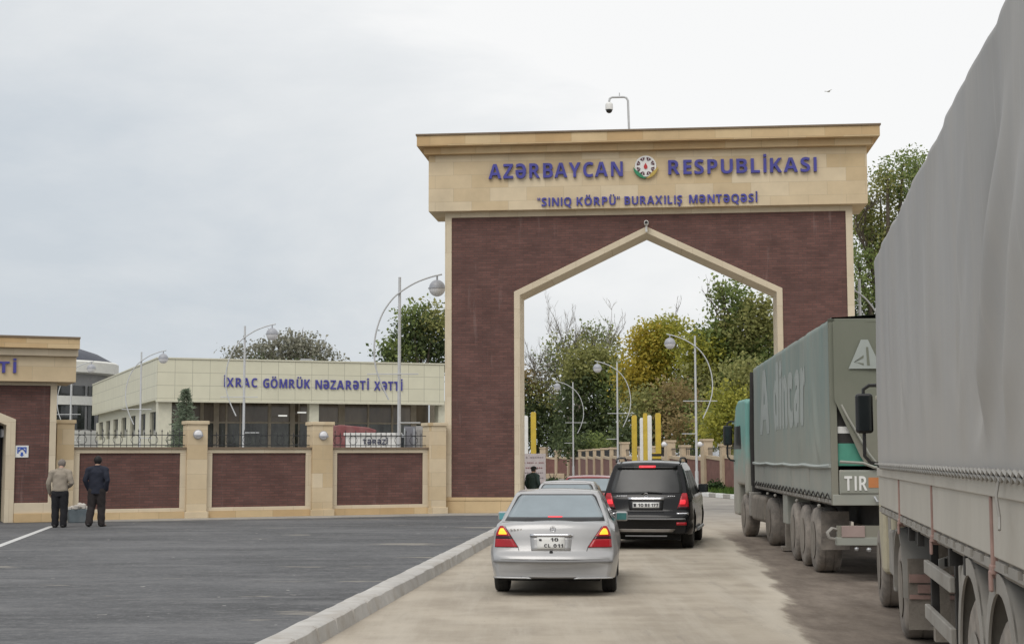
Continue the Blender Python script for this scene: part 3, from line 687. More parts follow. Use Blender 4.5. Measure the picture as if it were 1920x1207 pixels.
# ------------------------------------------------------------------ yard objects seen over the wall
# scales cabin
tO = at(648, 860, 60); tO.z = .1; tf = Frame(tO, R(4))
t = thing('scales_cabin', 'low white weighing cabin with dark lettering behind the railing', 'cabin', tO, tf.ang)
a1 = tf.uv(750, 830)[0]; zt_ = tf.uv(700, 811)[1]
b = MB(); b.box(0, a1, 0, 2.2, 0, zt_ - .1); b.build('wall', M['white'], t, bevel=.01)
b = MB(); b.box(-.08, a1 + .08, -.08, 2.3, zt_ - .1, zt_); b.build('roof', M['white'], t)
a0_, z0_ = tf.uv(680, 832.5); a1_, _ = tf.uv(727, 832); b = MB(); text(b, 'TƏRƏZİ', a0_, a1_, z0_, abs(tf.uv(680, 823)[1] - z0_), -.005, .03, bold=0); M['slateletter'] = mat('slate_letters', (.07, .075, .12), .5, var=.05); b.build('lettering', M['slateletter'], t)
b = MB(); b.box(a1 - .7, a1 - .1, -.02, 0, .3, 1.2); b.build('door', M['globe_cap'], t)
# red tarpaulin lorry
lO = at(622, 860, 70); lO.z = .1; lf = Frame(lO, R(6))
t = thing('lorry', 'lorry under a dull red tarpaulin parked below the customs canopy', 'truck', lO, lf.ang)
a1 = lf.uv(706, 820)[0]; zt_ = lf.uv(640, 796)[1]
M['redtarp'] = mat('red_tarpaulin', (.22, .07, .072), .7, var=.2, scale=2, bump=.4, dirt=(.30, .17, .16), dirt_amt=.7)
rr = random.Random(5)
b = MB(); b.prism([(0, 1.1), (a1, 1.1), (a1, zt_ - .25), (a1 * .8, zt_ - .12), (a1 * .5, zt_ - .06), (a1 * .2, zt_), (0, zt_ - .05)], 'y', 0, 2.4); b.build('tarpaulin', M['redtarp'], t, bevel=.05)
b = MB(); b.box(0, a1 + 1.9, .3, 2.1, .75, 1.09); b.build('chassis', M['blackp'], t)
M['cabblue'] = mat('grey_cab_paint', (.25, .26, .28), .4)
b = MB(); b.prism([(a1 + .2, .8), (a1 + 1.9, .8), (a1 + 1.9, 1.7), (a1 + 1.6, zt_ - .45), (a1 + .2, zt_ - .45)], 'y', .1, 2.3); cbn = b.build('cab', M['cabblue'], t, bevel=.05)
b = MB(); b.box(a1 + .5, a1 + 1.4, .08, .1, 1.8, zt_ - .6); b.build('window', M['glass'], cbn)
for x in (.8, a1 + 1.1):
    for y in (.1, 2.05):
        b = MB(); b.lathe([(.3, 0), (.48, .02), (.5, .08), (.5, .2), (.48, .26)], (x, y, .5), 'y', 20); b.build('wheel', M['rubber'], t, smooth=40)
# grey container
kO = at(757, 860, 62); kO.z = .1; kf = Frame(kO, R(-12))
t = thing('cargo_container', 'grey cargo box standing in the yard between the scales cabin and the arch', 'container', kO, kf.ang)
a1 = kf.uv(812, 830)[0]; zt_ = kf.uv(790, 798)[1]
M['greybox'] = mat('grey_box_paint', (.33, .32, .31), .6, var=.1, dirt=(.4, .36, .32), dirt_amt=.4); M['dkbox'] = mat('slate_grey_paint', (.17, .17, .19), .6)
b = MB(); x_ = .5; n_ = 16; pf = [(0, 0)]
b.box(.5, a1, .02, 2.4, .15, zt_)
for i in range(10): b.box(.55 + i * (a1 - .6) / 10, .55 + (i + .5) * (a1 - .6) / 10, -.015, .02, .3, zt_ - .15)
b.build('shell', M['greybox'], t); b = MB(); b.box(0, .498, .0, 2.4, .15, zt_ - .02); b.build('door', M['dkbox'], t, bevel=.01)
b = MB(); 
for x in (.02, .42): b.box(x, x + .05, -.03, 0, .25, zt_ - .1)
b.build('lock_bar', M['steel'], t)

# ------------------------------------------------------------------ street lamps
def lamp(name_label, u, d, mirror, base_z=0.0):
    p = at(u, 858, d); p.z = base_z
    t = thing('street_lamp', name_label, 'street lamp', p, 0, 'bow armed street lamps')
    s_ = -1 if mirror else 1
    H = 7.7 - base_z
    b = MB(); b.tube([(0, 0, 0), (0, 0, 1.2)], .085, 12); b.tube([(0, 0, 1.2), (0, 0, H)], [.062, .045], 12); b.lathe([(.15, 0), (.15, .03)], n=12); b.build('pole', M['pole'], t, smooth=50)
    pts = [(-.33, 3.72), (-.60, 4.3), (-.77, 4.85), (-.81, 5.4), (-.74, 5.95), (-.55, 6.5), (-.27, 6.93), (.02, 7.2), (.5, 7.5), (1.0, 7.69), (1.38, 7.78)]
    q = []
    for i in range(len(pts) - 1):
        p0, p1, p2, p3 = pts[max(i - 1, 0)], pts[i], pts[i + 1], pts[min(i + 2, len(pts) - 1)]
        for k in range(4):
            f = k / 4; q.append(tuple(.5 * ((2 * p1[c]) + (-p0[c] + p2[c]) * f + (2 * p0[c] - 5 * p1[c] + 4 * p2[c] - p3[c]) * f * f + (-p0[c] + 3 * p1[c] - 3 * p2[c] + p3[c]) * f ** 3) for c in (0, 1)))
    q.append(pts[-1])
    b = MB(); b.tube([(s_ * x, -.075, z - base_z) for x, z in q], .027, 8); b.build('bow_arm', M['pole'], t, smooth=50)
    b = MB(); b.tube([(s_ * -1.03, -.05, 4.55 - base_z), (s_ * .62, -.05, 4.55 - base_z)], .022, 6); b.tube([(s_ * .04, -.05, 2.98 - base_z), (s_ * .69, -.05, 2.98 - base_z)], .022, 6); b.split('cross_bar', M['pole'], t)
    gx, gz = s_ * 1.22, 7.32 - base_z
    b = MB(); b.lathe([(r_, h_) for r_, h_ in [(.265 * math.cos(R(k)), .265 * math.sin(R(k))) for k in range(-88, 1, 11)]] , (gx, -.075, gz), n=20); gl = b.build('globe', M['globe'], t, smooth=70)
    b = MB(); b.lathe([(.29, -.01), (.29, .02)] + [(.262 * math.cos(R(k)), .02 + .262 * math.sin(R(k))) for k in range(0, 89, 11)], (gx, -.075, gz), n=20); b.tube([(gx, -.075, gz + .26), (gx, -.075, gz + .42)], .03, 8); b.build('globe_cap', M['globe_cap'], t, smooth=50)
    return t
lamp('tall street lamp whose globe hangs beside the left edge of the arch', 748, 48.2, False, .1)
lamp('street lamp standing before the first letters on the customs fascia', 456, 66, False, .1)
lamp('street lamp beside the long side wing of the customs building', 261.5, 82, False, .1)
lamp('farthest left street lamp, in the gap beside the gatehouse', 130.5, 91, False, .1)
lamp('street lamp seen through the arch nearest the green truck', 1306, 72, True)
lamp('street lamp seen through the arch above the yellow posts', 1158.5, 92, True)
lamp('smallest street lamp seen through the arch, by the bare tree', 1075, 116, True)
lamp('street lamp behind the right pier, its pole showing above the green truck', 1619, 49, True)
# ------------------------------------------------------------------ wall, posts, board and planting beyond the arch
fx = [(1470, 68), (1415, 73), (1360, 78), (1325, 82), (1284, 85), (1256, 88), (1228, 91), (1205, 94), (1171, 98), (1150, 103), (1133, 109), (1118, 116), (1104, 124), (1090, 132), (1069, 140), (1046, 143), (1020, 144), (986, 145)]
big = {1325, 1256, 1171, 1069, 1020, 1415}
pts = [(at(u, 858, d), u) for u, d in fx]
fwall = thing('boundary_wall', 'curving brick and stone wall with many pillars seen through the arch', 'wall', (pts[3][0].x, pts[3][0].y, 0))
fo = Vector((pts[3][0].x, pts[3][0].y, 0))
M['fbrick'] = mat('far_brick', (.20, .10, .085), .85, var=.2, scale=3)
M['fstone'] = mat('far_stone', (.52, .42, .30), .85, var=.12, scale=2)
for i, (p, u) in enumerate(pts):
    nb = pts[min(i + 1, len(pts) - 1)][0] - pts[max(i - 1, 0)][0]; an = math.atan2(nb.y, nb.x)
    X = Matrix.Translation(Vector((p.x, p.y, 0)) - fo) @ Matrix.Rotation(an, 4, 'Z')
    hgt = 2.86 if u in big else 2.55; hw = .32 if u in big else .2
    b = MB(); b.x = X; b.box(-hw, hw, -.25, .25, 0, hgt - .12).box(-hw - .05, hw + .05, -.30, .30, hgt - .12, hgt); b.build('pillar', M['fstone'], fwall)
    if i < len(pts) - 1:
        q = pts[i + 1][0]; d = q - p; ln = Vector((d.x, d.y, 0)).length; an = math.atan2(d.y, d.x)
        X = Matrix.Translation(Vector((p.x, p.y, 0)) - fo) @ Matrix.Rotation(an, 4, 'Z')
        b = MB(); b.x = X; b.prism([(.1, .2), (ln - .1, .2), (ln - .1, 1.80), (.1, 1.66)], 'y', -.1, .1); b.build('brick_panel', M['fbrick'], fwall)
        b = MB(); b.x = X; b.prism([(.1, 1.66), (ln - .1, 1.80), (ln - .1, 1.98), (.1, 1.84)], 'y', -.14, .14); b.box(.1, ln - .1, -.14, .14, 0, .2); b.build('coping', M['fstone'], fwall)
        b = MB(); b.x = X
        k = max(2, int(ln / .25))
        for j in range(1, k): b.box(ln * j / k - .012, ln * j / k + .012, -.012, .012, 1.85, 2.4)
        b.box(.1, ln - .1, -.012, .012, 2.3, 2.34); b.build('railing', M['iron'], fwall)
for u, lb in ((1245, 'white globe lamp on the wall pillar right of the yellow posts'), (1312, 'white globe lamp on the wall pillar beside the tall lamp post')):
    d = {1245: 86.5, 1312: 81}[u]; p = at(u, 833, d)
    t = thing('wall_lamp', lb, 'lamp', p, 0, 'globe lamps on the far wall pillars'); b = MB(); b.ball((0, 0, 0), .16, 12); b.build('globe', M['globe'], t, smooth=60)
    b = MB(); b.box(0, .22, -.03, .03, -.03, .03); b.build('bracket', M['globe_cap'], t)
# grass verge and its painted kerb
va = G(1392, 936); vb = G(1312, 929); vc = at(1190, 858, 88); vd = at(1090, 858, 122)
line = [va + (va - vb) * 1.2, va, vb, vc, vd]
def off(p, k): return Vector((p.x + k * .95, p.y + k * .3, 0))
b = MB(); poly = [(p.x, p.y) for p in line] + [(q[0].x + .3, q[0].y + .4) for q in pts[::-1][4:]]
b.prism(poly, 'z', 0, .13); setp(b.build('verge', M['earth']), kind='structure')
b = MB()
for i in range(len(line) - 1):
    p, q = line[i], line[i + 1]; d = q - p; d.z = 0; ln = d.length; an = math.atan2(d.y, d.x); k = max(1, int(ln / 1.05))
    b.x = Matrix.Translation(Vector((p.x, p.y, 0))) @ Matrix.Rotation(an, 4, 'Z')
    for j in range(k):
        b.m = j % 2; b.box(ln * j / k + .01, ln * (j + 1) / k - .01, -.02, .22, 0, .2)
setp(b.build('kerb', [M['white'], M['concrete']], bevel=.02), kind='structure')
M['grass'] = leafmat('grass_blades', (.055, .11, .02), (.11, .17, .035), .3)
b = MB(); rr = random.Random(11)
from mathutils import geometry as mg
pl = [Vector(p) for p in poly]; bb = (min(p.x for p in pl), max(p.x for p in pl), min(p.y for p in pl), max(p.y for p in pl))
def inside(x, y):
    c = False; j = len(pl) - 1
    for i in range(len(pl)):
        if (pl[i].y > y) != (pl[j].y > y) and x < (pl[j].x - pl[i].x) * (y - pl[i].y) / (pl[j].y - pl[i].y) + pl[i].x: c = not c
        j = i
    return c
cnt = 0
while cnt < 5500:
    x, y = rr.uniform(bb[0], bb[1]), rr.uniform(bb[2], min(bb[3], 100))
    if not inside(x, y): continue
    cnt += 1; h = rr.uniform(.08, .34); a = rr.uniform(0, 6.3); wd = rr.uniform(.03, .07)
    b.add([(x - wd * math.cos(a), y - wd * math.sin(a), .12), (x + wd * math.cos(a), y + wd * math.sin(a), .12), (x + rr.uniform(-.1, .1), y + rr.uniform(-.1, .1), .12 + h)], [(0, 1, 2)])
setp(b.build('grass', M['grass']), 'short grass on the verge below the far wall', 'grass', kind='stuff')
# posts
def post(u, d, vt, wpx, mm, lab, stripes=False):
    p = at(u, vt, d); r = wpx / 2 / (F / d)
    t = thing('post', lab, 'post', (p.x, p.y, 0), 0, 'tall yellow and white posts beyond the arch')
    b = MB(); b.box(-r, r, -r, r, .05, p.z).box(-r * .8, r * .8, -r * .8, r * .8, p.z, p.z + .05); b.build('column', M[mm], t, bevel=.02)
    b = MB(); b.box(-r * 1.6, r * 1.6, -r * 1.6, r * 1.6, 0, .06); b.build('base_plate', M['steel'], t)
    if stripes:
        b = MB()
        for z in (.75, 1.05, 1.35, 1.65, 1.92): b.box(-r * 2.4, r * 1.02, -r * 1.1, r * 1.1, z, z + .13)
        b.split('stripe', M['blackp'], t); b = MB(); b.box(-r * 2.3, -r * 1.0, -r, r, .3, 2.1); b.build('barrier_box', M['yellow'], t)
post(1000, 78, 774, 10, 'yellow', 'lone yellow post behind the white notice board')
post(985.5, 80, 781, 9, 'white', 'white post tight against the left jamb of the arch')
post(1189, 80, 780, 9.5, 'yellow', 'leftmost yellow post of the cluster above the black car')
post(1203, 83, 785, 7, 'white', 'white post left of the middle yellow post')
post(1209.5, 80, 776, 8, 'yellow', 'middle yellow post between two white posts')
post(1217.5, 83, 780, 8, 'white', 'white post right of the middle yellow post')
post(1233.5, 80, 776, 10, 'yellow', 'yellow post with a black striped barrier box at its foot', True)
# notice board behind the officer
nO = at(979, 858, 56); nO.z = 0
t = thing('notice_board', 'white notice board with rows of red and grey lettering behind the officer', 'sign', nO, 0)
nw_ = (1023 - 979) / (F / 56); nz1 = at(1000, 850, 56).z
b = MB(); b.box(0, nw_, 0, .06, .25, nz1); M['board'] = mat('pinkish_white_board', (.60, .54, .54), .6, var=.08); b.build('panel', M['board'], t)
b = MB(); b.box(.05, .11, .06, .12, 0, .3).box(nw_ - .11, nw_ - .05, .06, .12, 0, .3); b.split('leg', M['steel'], t)
rr = random.Random(2); M['redtxt'] = mat('faded_red_lettering', (.30, .08, .09), .6, var=.1); M['gtxt'] = mat('grey_lettering', (.22, .17, .2), .6, var=.1)
for i in range(7):
    b = MB(); z = nz1 - .12 - i * .19; x = .06 + rr.uniform(0, .1)
    while x < nw_ - .1:
        l_ = rr.uniform(.03, .06); hh = .05 if i not in (1, 2) else .065
        b.box(x, x + l_ * .35, -.008, 0, z - hh, z); b.box(x, x + l_, -.008, 0, z - hh * .6, z - hh * .35); x += l_ + .02
        if rr.random() < .14: x += .06
    b.build('lettering', M['redtxt'] if i in (1, 2, 5) else M['gtxt'], t)
# low stone planter by the far wall
p = G(1046, 897); t = thing('planter', 'low stone planter with a hedge below the far wall', 'planter', (p.x, p.y, 0), R(-6))
b = MB(); s_ = F / p.y
b.box(-22 / s_, 12 / s_, 0, 1.2, 0, 9 / s_ + .02); b.build('box', M['fstone'], t, bevel=.03)

# ------------------------------------------------------------------ trees
LM = {  # tree leaf colours lightened to stand in for distance haze
 'dark': leafmat('dark_green_leaves', (0.066, 0.096, 0.046), (0.150, 0.186, 0.082), .4),
 'green': leafmat('mid_green_leaves', (0.144, 0.200, 0.069), (0.294, 0.350, 0.119), .4),
 'olive': leafmat('olive_leaves', (0.213, 0.231, 0.081), (0.375, 0.369, 0.138), .4),
 'brown': leafmat('browning_leaves', (0.225, 0.175, 0.081), (0.362, 0.275, 0.125), .4),
 'yellow': leafmat('yellow_leaves', (.40, .34, .05), (.60, .48, .09), .45),
 'ygreen': leafmat('yellow_green_leaves', (0.299, 0.322, 0.063), (0.483, 0.460, 0.092), .45),
 'grey': leafmat('dusty_grey_leaves', (.22, .225, .17), (.34, .33, .26)),
 'con': leafmat('conifer_needles', (.15, .19, .13), (.27, .32, .23), .35),
 'bush': leafmat('bush_leaves', (.02, .05, .015), (.06, .10, .03), .2),
}
def leaves(b, rr, c, r, n, size, per=14, spread=.55):
    """n leaf clumps through an ellipsoid: leaf quads scattered round clump centres, more of them towards the outside"""
    k = max(1, n // per)
    for _ in range(k):
        while True:
            p = Vector((rr.uniform(-1, 1), rr.uniform(-1, 1), rr.uniform(-1, 1)))
            if p.length < 1 and rr.random() < .25 + .75 * p.length ** 1.5: break
        q = Vector((c[0] + p.x * r[0], c[1] + p.y * r[1], c[2] + p.z * r[2]))
        for _ in range(per):
            o = q + Vector((rr.gauss(0, spread), rr.gauss(0, spread), rr.gauss(0, spread * .75)))
            nrm = Vector((rr.gauss(0, 1), rr.gauss(0, 1), rr.gauss(.8, .9))).normalized()
            u = nrm.orthogonal().normalized(); u.rotate(Matrix.Rotation(rr.uniform(0, 6.3), 3, nrm)); w_ = nrm.cross(u)
            s1 = size * rr.uniform(.6, 1.3); s2 = s1 * rr.uniform(.5, .8)
            n0 = len(b.v)
            b.v += [tuple(o - u * s1), tuple(o - w_ * s2 + nrm * s1 * .2), tuple(o + u * s1), tuple(o + w_ * s2 + nrm * s1 * .2)]
            b.f.append((n0, n0 + 1, n0 + 2, n0 + 3)); b.mi.append(b.m)
def twig(b, rr, p, d, ln, r, depth):
    r = max(r, .012)
    n = 4; pts_ = [p]; dd = d.normalized()
    for i in range(n):
        dd = (dd + Vector((rr.gauss(0, .13), rr.gauss(0, .13), rr.gauss(.04, .1)))).normalized(); pts_.append(pts_[-1] + dd * ln / n)
    b.tube(pts_, [r * (1 - .55 * i / n) for i in range(n + 1)], 5 if depth else 4, False)
    if depth <= 0: return
    for k in range(rr.choice((5, 6, 7)) if depth > 1 else rr.choice((4, 5))):
        i = rr.randint(1, n); q = pts_[i]
        e = (dd + Vector((rr.gauss(0, .42), rr.gauss(0, .42), rr.gauss(.35, .25)))).normalized()
        twig(b, rr, q, e, ln * rr.uniform(.32, .5), r * .5, depth - 1)
def tree(name, label, u, d, clumps, size=.17, tr=.3, seed=1, group=None, bare=None, cat='tree', base=0.0, tm='bark', spread=.55, per=14):
    """clumps: (u, v, half width px, half height px, leaves, material) read off at the tree's own distance"""
    p0 = at(u, 858, d); rr = random.Random(seed); s_ = F / d
    t = thing(name, label, cat, (p0.x, p0.y, base), 0, group)
    def loc(u_, v_): q = at(u_, v_, d); return Vector((q.x - p0.x, 0, q.z - base))
    mats = []; b = MB()
    lo = min(loc(c[0], c[1]).z for c in clumps) if clumps else 4
    tb = MB(); fork = max(1.0, lo * .55)
    tb.tube([(0, 0, -.05), (.03, 0, fork * .3), (rr.uniform(-.15, .15), 0, fork)], [tr * 1.25, tr, tr * .8], 9)
    for (cu, cv, rw, rh, n, mk) in clumps:
        c = loc(cu, cv); yo = rr.uniform(-1.2, 1.2); c.y = yo
        if LM[mk] not in mats: mats.append(LM[mk])
        b.m = mats.index(LM[mk]); leaves(b, rr, c, (rw / s_, max(rw, rh) / s_ * .85, rh / s_), n, size, per, spread)
        mid = Vector((c.x * .35, c.y * .4, fork + (c.z - fork) * .45))
        if c.z > fork: tb.tube([(0, 0, fork * .9), tuple(mid), tuple(c), (c.x * 1.05, c.y, c.z + rh / s_ * .6)], [tr * .6, tr * .36, tr * .16, .02], 6)
    if bare:
        for (bu, bv, tu, tv, r0, dep) in bare:
            p, q = loc(bu, bv), loc(tu, tv); twig(tb, rr, p, q - p, (q - p).length * .86, r0, dep)
    tb.build('trunk', M[tm], t, smooth=60)
    if clumps: b.build('crown', mats, t)
    return t
TG = 'trees seen through the arch'
tree('tree', 'dense dark tree low against the left jamb inside the arch', 1005, 160, [(985, 770, 45, 70, 2600, 'dark'), (1020, 800, 40, 60, 2000, 'dark'), (990, 725, 30, 36, 700, 'brown'), (1050, 815, 34, 50, 1500, 'dark')], .2, .3, 1, TG)
tree('bare_tree', 'nearly leafless grey tree with upswept twigs and thin foliage left inside the arch', 1080, 158, [(1090, 690, 60, 50, 420, 'olive'), (1040, 690, 36, 44, 700, 'grey'), (1110, 650, 48, 30, 420, 'grey'), (1030, 740, 36, 36, 900, 'olive'), (1080, 650, 50, 34, 700, 'olive'), (1045, 665, 40, 34, 600, 'green'), (1140, 650, 34, 34, 700, 'olive'), (1120, 625, 34, 24, 260, 'green')], .16, .35, 2, TG,
     bare=[(1085, 800, 1018, 625, .08, 3), (1085, 790, 1055, 625, .08, 3), (1090, 780, 1085, 625, .08, 3), (1090, 780, 1120, 630, .08, 3), (1090, 790, 1145, 615, .08, 3), (1085, 800, 1003, 675, .08, 3), (1088, 790, 1165, 640, .07, 3), (1086, 800, 1000, 715, .07, 3), (1086, 760, 1040, 660, .06, 3), (1090, 740, 1110, 650, .06, 3), (1070, 780, 1030, 640, .06, 3), (1075, 780, 1068, 640, .06, 3), (1100, 760, 1132, 640, .06, 3)], tm='twig')
tree('tree', 'dark olive tree between the bare tree and the yellow one', 1110, 146, [(1115, 690, 48, 42, 2600, 'olive'), (1100, 760, 55, 55, 3200, 'dark'), (1145, 735, 34, 60, 2200, 'green'), (1075, 690, 25, 35, 700, 'olive'), (1090, 815, 60, 34, 2200, 'dark'), (1140, 815, 36, 40, 1700, 'dark')], .19, .3, 3, TG)
tree('tree', 'bright yellow autumn tree in the middle of the arch', 1222, 134, [(1205, 680, 44, 45, 1500, 'yellow'), (1215, 690, 46, 45, 1300, 'ygreen'), (1240, 640, 44, 40, 1800, 'ygreen'), (1255, 622, 34, 26, 900, 'ygreen'), (1190, 715, 34, 36, 800, 'yellow'), (1185, 720, 34, 36, 700, 'olive'), (1250, 700, 50, 50, 2600, 'ygreen'), (1215, 640, 32, 30, 1200, 'yellow'), (1235, 760, 60, 40, 2400, 'olive')], .17, .28, 4, TG, bare=[(1255, 640, 1272, 575, .05, 2)])
tree('tree', 'brownish olive tree behind the yellow and white posts', 1245, 118, [(1215, 775, 44, 44, 2200, 'olive'), (1265, 765, 44, 50, 2400, 'brown'), (1240, 815, 48, 36, 1700, 'brown'), (1190, 815, 34, 34, 1300, 'dark'), (1290, 800, 36, 44, 1700, 'green')], .16, .26, 5, TG)
tree('tree', 'tallest green tree reaching up behind the right slope of the arch', 1375, 128, [(1375, 570, 40, 42, 1200, 'green'), (1400, 620, 56, 44, 2200, 'olive'), (1350, 640, 46, 40, 2000, 'green'), (1320, 665, 44, 40, 2200, 'ygreen'), (1390, 700, 66, 56, 4200, 'green'), (1320, 730, 50, 50, 2600, 'olive'), (1430, 660, 44, 60, 2600, 'green'), (1425, 590, 36, 40, 1100, 'olive'), (1360, 780, 70, 46, 3600, 'green'), (1355, 545, 20, 24, 240, 'green')], .19, .36, 6, TG,
     bare=[(1360, 640, 1325, 530, .06, 2), (1370, 600, 1350, 520, .05, 2)])
tree('tree', 'yellowish green tree close beside the green truck cab', 1378, 100, [(1370, 770, 40, 44, 2200, 'ygreen'), (1395, 720, 40, 44, 1900, 'olive'), (1350, 815, 34, 30, 1200, 'ygreen'), (1410, 790, 36, 44, 1700, 'green')], .14, .25, 7, TG)
tree('tree', 'low spreading green tree overhanging the far wall', 1110, 136, [(1105, 838, 34, 16, 1100, 'green'), (1075, 838, 26, 16, 800, 'dark'), (1145, 835, 24, 14, 600, 'green')], .15, .2, 8, TG)
tree('tree', 'small green tree hanging over the wall right of the yellow posts', 1298, 104, [(1297, 828, 24, 24, 900, 'green'), (1270, 806, 20, 26, 600, 'brown'), (1325, 800, 24, 30, 800, 'olive')], .13, .18, 9, TG)
tree('oak_tree', 'large loose leaved tree rising behind the right end of the gate', 1672, 72, [(1690, 335, 46, 46, 1530, 'green'), (1660, 390, 52, 50, 1700, 'olive'), (1722, 310, 34, 34, 884, 'green'), (1640, 450, 44, 60, 1530, 'green'), (1610, 520, 40, 60, 1530, 'green'), (1690, 450, 60, 60, 2210, 'olive'), (1640, 580, 46, 60, 2210, 'dark'), (1710, 560, 70, 70, 1870, 'dark'), (1760, 400, 60, 70, 1530, 'green'), (1655, 345, 30, 26, 442, 'olive'), (1625, 410, 24, 40, 646, 'olive')], .085, .42, 10, None, spread=.27, per=16,
     bare=[(1660, 560, 1620, 400, .1, 3), (1670, 540, 1690, 350, .1, 3), (1665, 560, 1720, 420, .1, 3), (1660, 590, 1610, 480, .08, 3)])
tree('tree', 'dense green tree behind the customs roof beside the arch', 790, 124, [(790, 622, 44, 40, 1700, 'dark'), (760, 655, 44, 36, 1500, 'green'), (815, 602, 30, 32, 800, 'olive'), (733, 668, 30, 24, 600, 'dark'), (825, 660, 36, 40, 1400, 'dark'), (775, 598, 24, 24, 420, 'green')], .17, .35, 11, None)
tree('tree', 'sparse dusty grey tree above the roof of the customs building', 540, 150, [(540, 655, 54, 26, 1100, 'grey'), (490, 662, 46, 18, 800, 'grey'), (585, 660, 40, 18, 700, 'grey'), (560, 640, 34, 18, 500, 'grey'), (445, 664, 26, 10, 280, 'grey'), (622, 674, 20, 8, 200, 'grey'), (540, 690, 90, 20, 900, 'dark')], .17, .35, 12, None,
     bare=[(540, 690, 500, 640, .09, 2), (540, 690, 575, 628, .09, 2), (540, 690, 545, 625, .09, 2), (540, 690, 610, 655, .08, 2)], tm='twig')
# conifer behind the boundary wall
p = at(346, 858, 52); t = thing('conifer', 'young feathery conifer standing behind the railing of the boundary wall', 'tree', (p.x, p.y, .1)); rr = random.Random(4); pm = F / 52
b = MB(); b.tube([(0, 0, 0), (0, 0, 2.2), (.04, 0, CAM_H + 128 / pm - .4)], [.09, .06, .01], 8); b.build('trunk', M['bark'], t)
b = MB(); zt_ = CAM_H + 130 / pm - .1
for k in range(330):
    f = rr.random() ** .8; z = .5 + (zt_ - .5) * f; rad = (1 - f) ** .8 * rr.uniform(.55, 1.15) + .05; a = rr.uniform(0, 6.3); dr = Vector((math.cos(a), math.sin(a), .35)).normalized()
    o = Vector((0, 0, z))
    for q in range(16):
        s_ = rr.uniform(.15, 1); pos = o + dr * rad * s_ + Vector((rr.gauss(0, .03), rr.gauss(0, .03), -.12 * s_ * s_))
        u_ = (dr + Vector((rr.gauss(0, .5), rr.gauss(0, .5), rr.gauss(-.1, .4)))).normalized(); w_ = u_.orthogonal().normalized()
        n0 = len(b.v); l_ = rr.uniform(.07, .14); b.v += [tuple(pos), tuple(pos + u_ * l_ * .5 + w_ * .018), tuple(pos + u_ * l_), tuple(pos + u_ * l_ * .5 - w_ * .018)]; b.f.append((n0, n0 + 1, n0 + 2, n0 + 3)); b.mi.append(0)
b.build('crown', LM['con'], t)
def bush(label, u, v, d, rpx, hpx, n, mk, base=.12):
    p = at(u, v, d); s_ = F / d; t = thing('bush', label, 'bush', (p.x, p.y, base)); rr = random.Random(u)
    b = MB(); leaves(b, rr, (0, 0, hpx / s_), (rpx / s_, rpx / s_ * .8, hpx / s_), n, .07, 10, .12); b.build('foliage', LM[mk], t)
    b = MB()
    for k in range(5):
        a = k * 1.3; b.tube([(0, 0, -.05), (.12 * math.cos(a), .12 * math.sin(a), .3), (.3 * math.cos(a), .3 * math.sin(a), .7)], [.03, .02, .01], 5)
    b.split('stem', M['bark'], t)
bush('dark rounded bush on the verge by the far wall', 1342, 918, 74, 13, 9, 900, 'bush')
bush('small dark bush beside the stone planter beyond the arch', 1066, 893, 108, 7, 6, 300, 'bush', 0)
bush('clipped bush growing in the low stone planter', 1036, 884, 96, 14, 4, 500, 'bush', .2)
# a bird far up in the sky
p = at(1553, 172, 150); t = thing('bird', 'tiny bird in flight in the sky right of the gate top', 'bird', p, R(20))
b = MB(); b.ball((0, 0, 0), .09, 8, (2.6, 1, .9)); b.add([(-.1, 0, .02), (.12, 0, .02), (.02, .5, .12), (-.1, .9, .02)], [(0, 1, 2, 3)]); b.add([(-.1, 0, .02), (.12, 0, .02), (.02, -.5, .12), (-.1, -.9, .02)], [(3, 2, 1, 0)]); b.prism([(-.22, -.05), (-.42, -.1), (-.42, .1), (-.22, .05)], 'z', -.01, .01)
M['bird'] = mat('grey_feathers', (.75, .75, .75), .8); b.build('body', M['bird'], t)
# ------------------------------------------------------------------ cars
def lerp(tab, x):
    if x <= tab[0][0]: return tab[0][1]
    for (a, p), (c, q) in zip(tab, tab[1:]):
        if x <= c: return p + (q - p) * (x - a) / (c - a)
    return tab[-1][1]
def carpaint(name, col, metal=.5, rough=.32, dust=(.36, .32, .27), amt=.25):
    return mat(name, col, rough, metal, var=.04, scale=3, dirt=dust, dirt_amt=amt, dirt_scale=2.2, coat=.6)
M['silver'] = carpaint('silver_paint', (.385, .385, .388), .3, .38, amt=.12)
M['silver2'] = carpaint('pale_silver_paint', (.45, .455, .46), .3, .38, amt=.1)
M['redpaint'] = carpaint('red_paint', (.28, .045, .05), .2, .3, amt=.15)
M['blackpaint'] = mat('black_paint', (.008, .008, .009), .16, 0, var=.04, scale=3, dirt=(.10, .09, .075), dirt_amt=.12, dirt_scale=2, spec=.32)
M['tint'] = mat('sky_toned_rear_glass', (.22, .265, .29), .12, var=.12, scale=1.5, spec=.7)  # pale base colour holds the glass tint and the reflected sky
M['tint2'] = mat('dark_hazy_glass', (.035, .036, .036), .16, var=.35, scale=1.3, spec=.4)
M['sideglass'] = mat('dark_side_glass', (.012, .014, .015), .3, var=.2, spec=.15)
M['lampred'] = mat('red_lamp_plastic', (.36, .010, .018), .18, var=.1)
M['lampdark'] = mat('smoked_lamp_plastic', (.035, .006, .010), .18, var=.1)
M['litred'] = mat('lit_brake_lamp', (.85, .03, .045), .3, var=.05, emit=.75)
M['litamber'] = mat('lit_turn_lamp', (1.0, .46, .03), .3, var=.03, emit=1.0)
M['plate'] = mat('white_number_plate', (.72, .72, .70), .5, var=.05)
M['txt'] = mat('plate_black', (.03, .03, .035), .5, var=.05)
M['mirrorglass'] = mat('teal_mirror_glass', (.05, .17, .17), .1, var=.2)
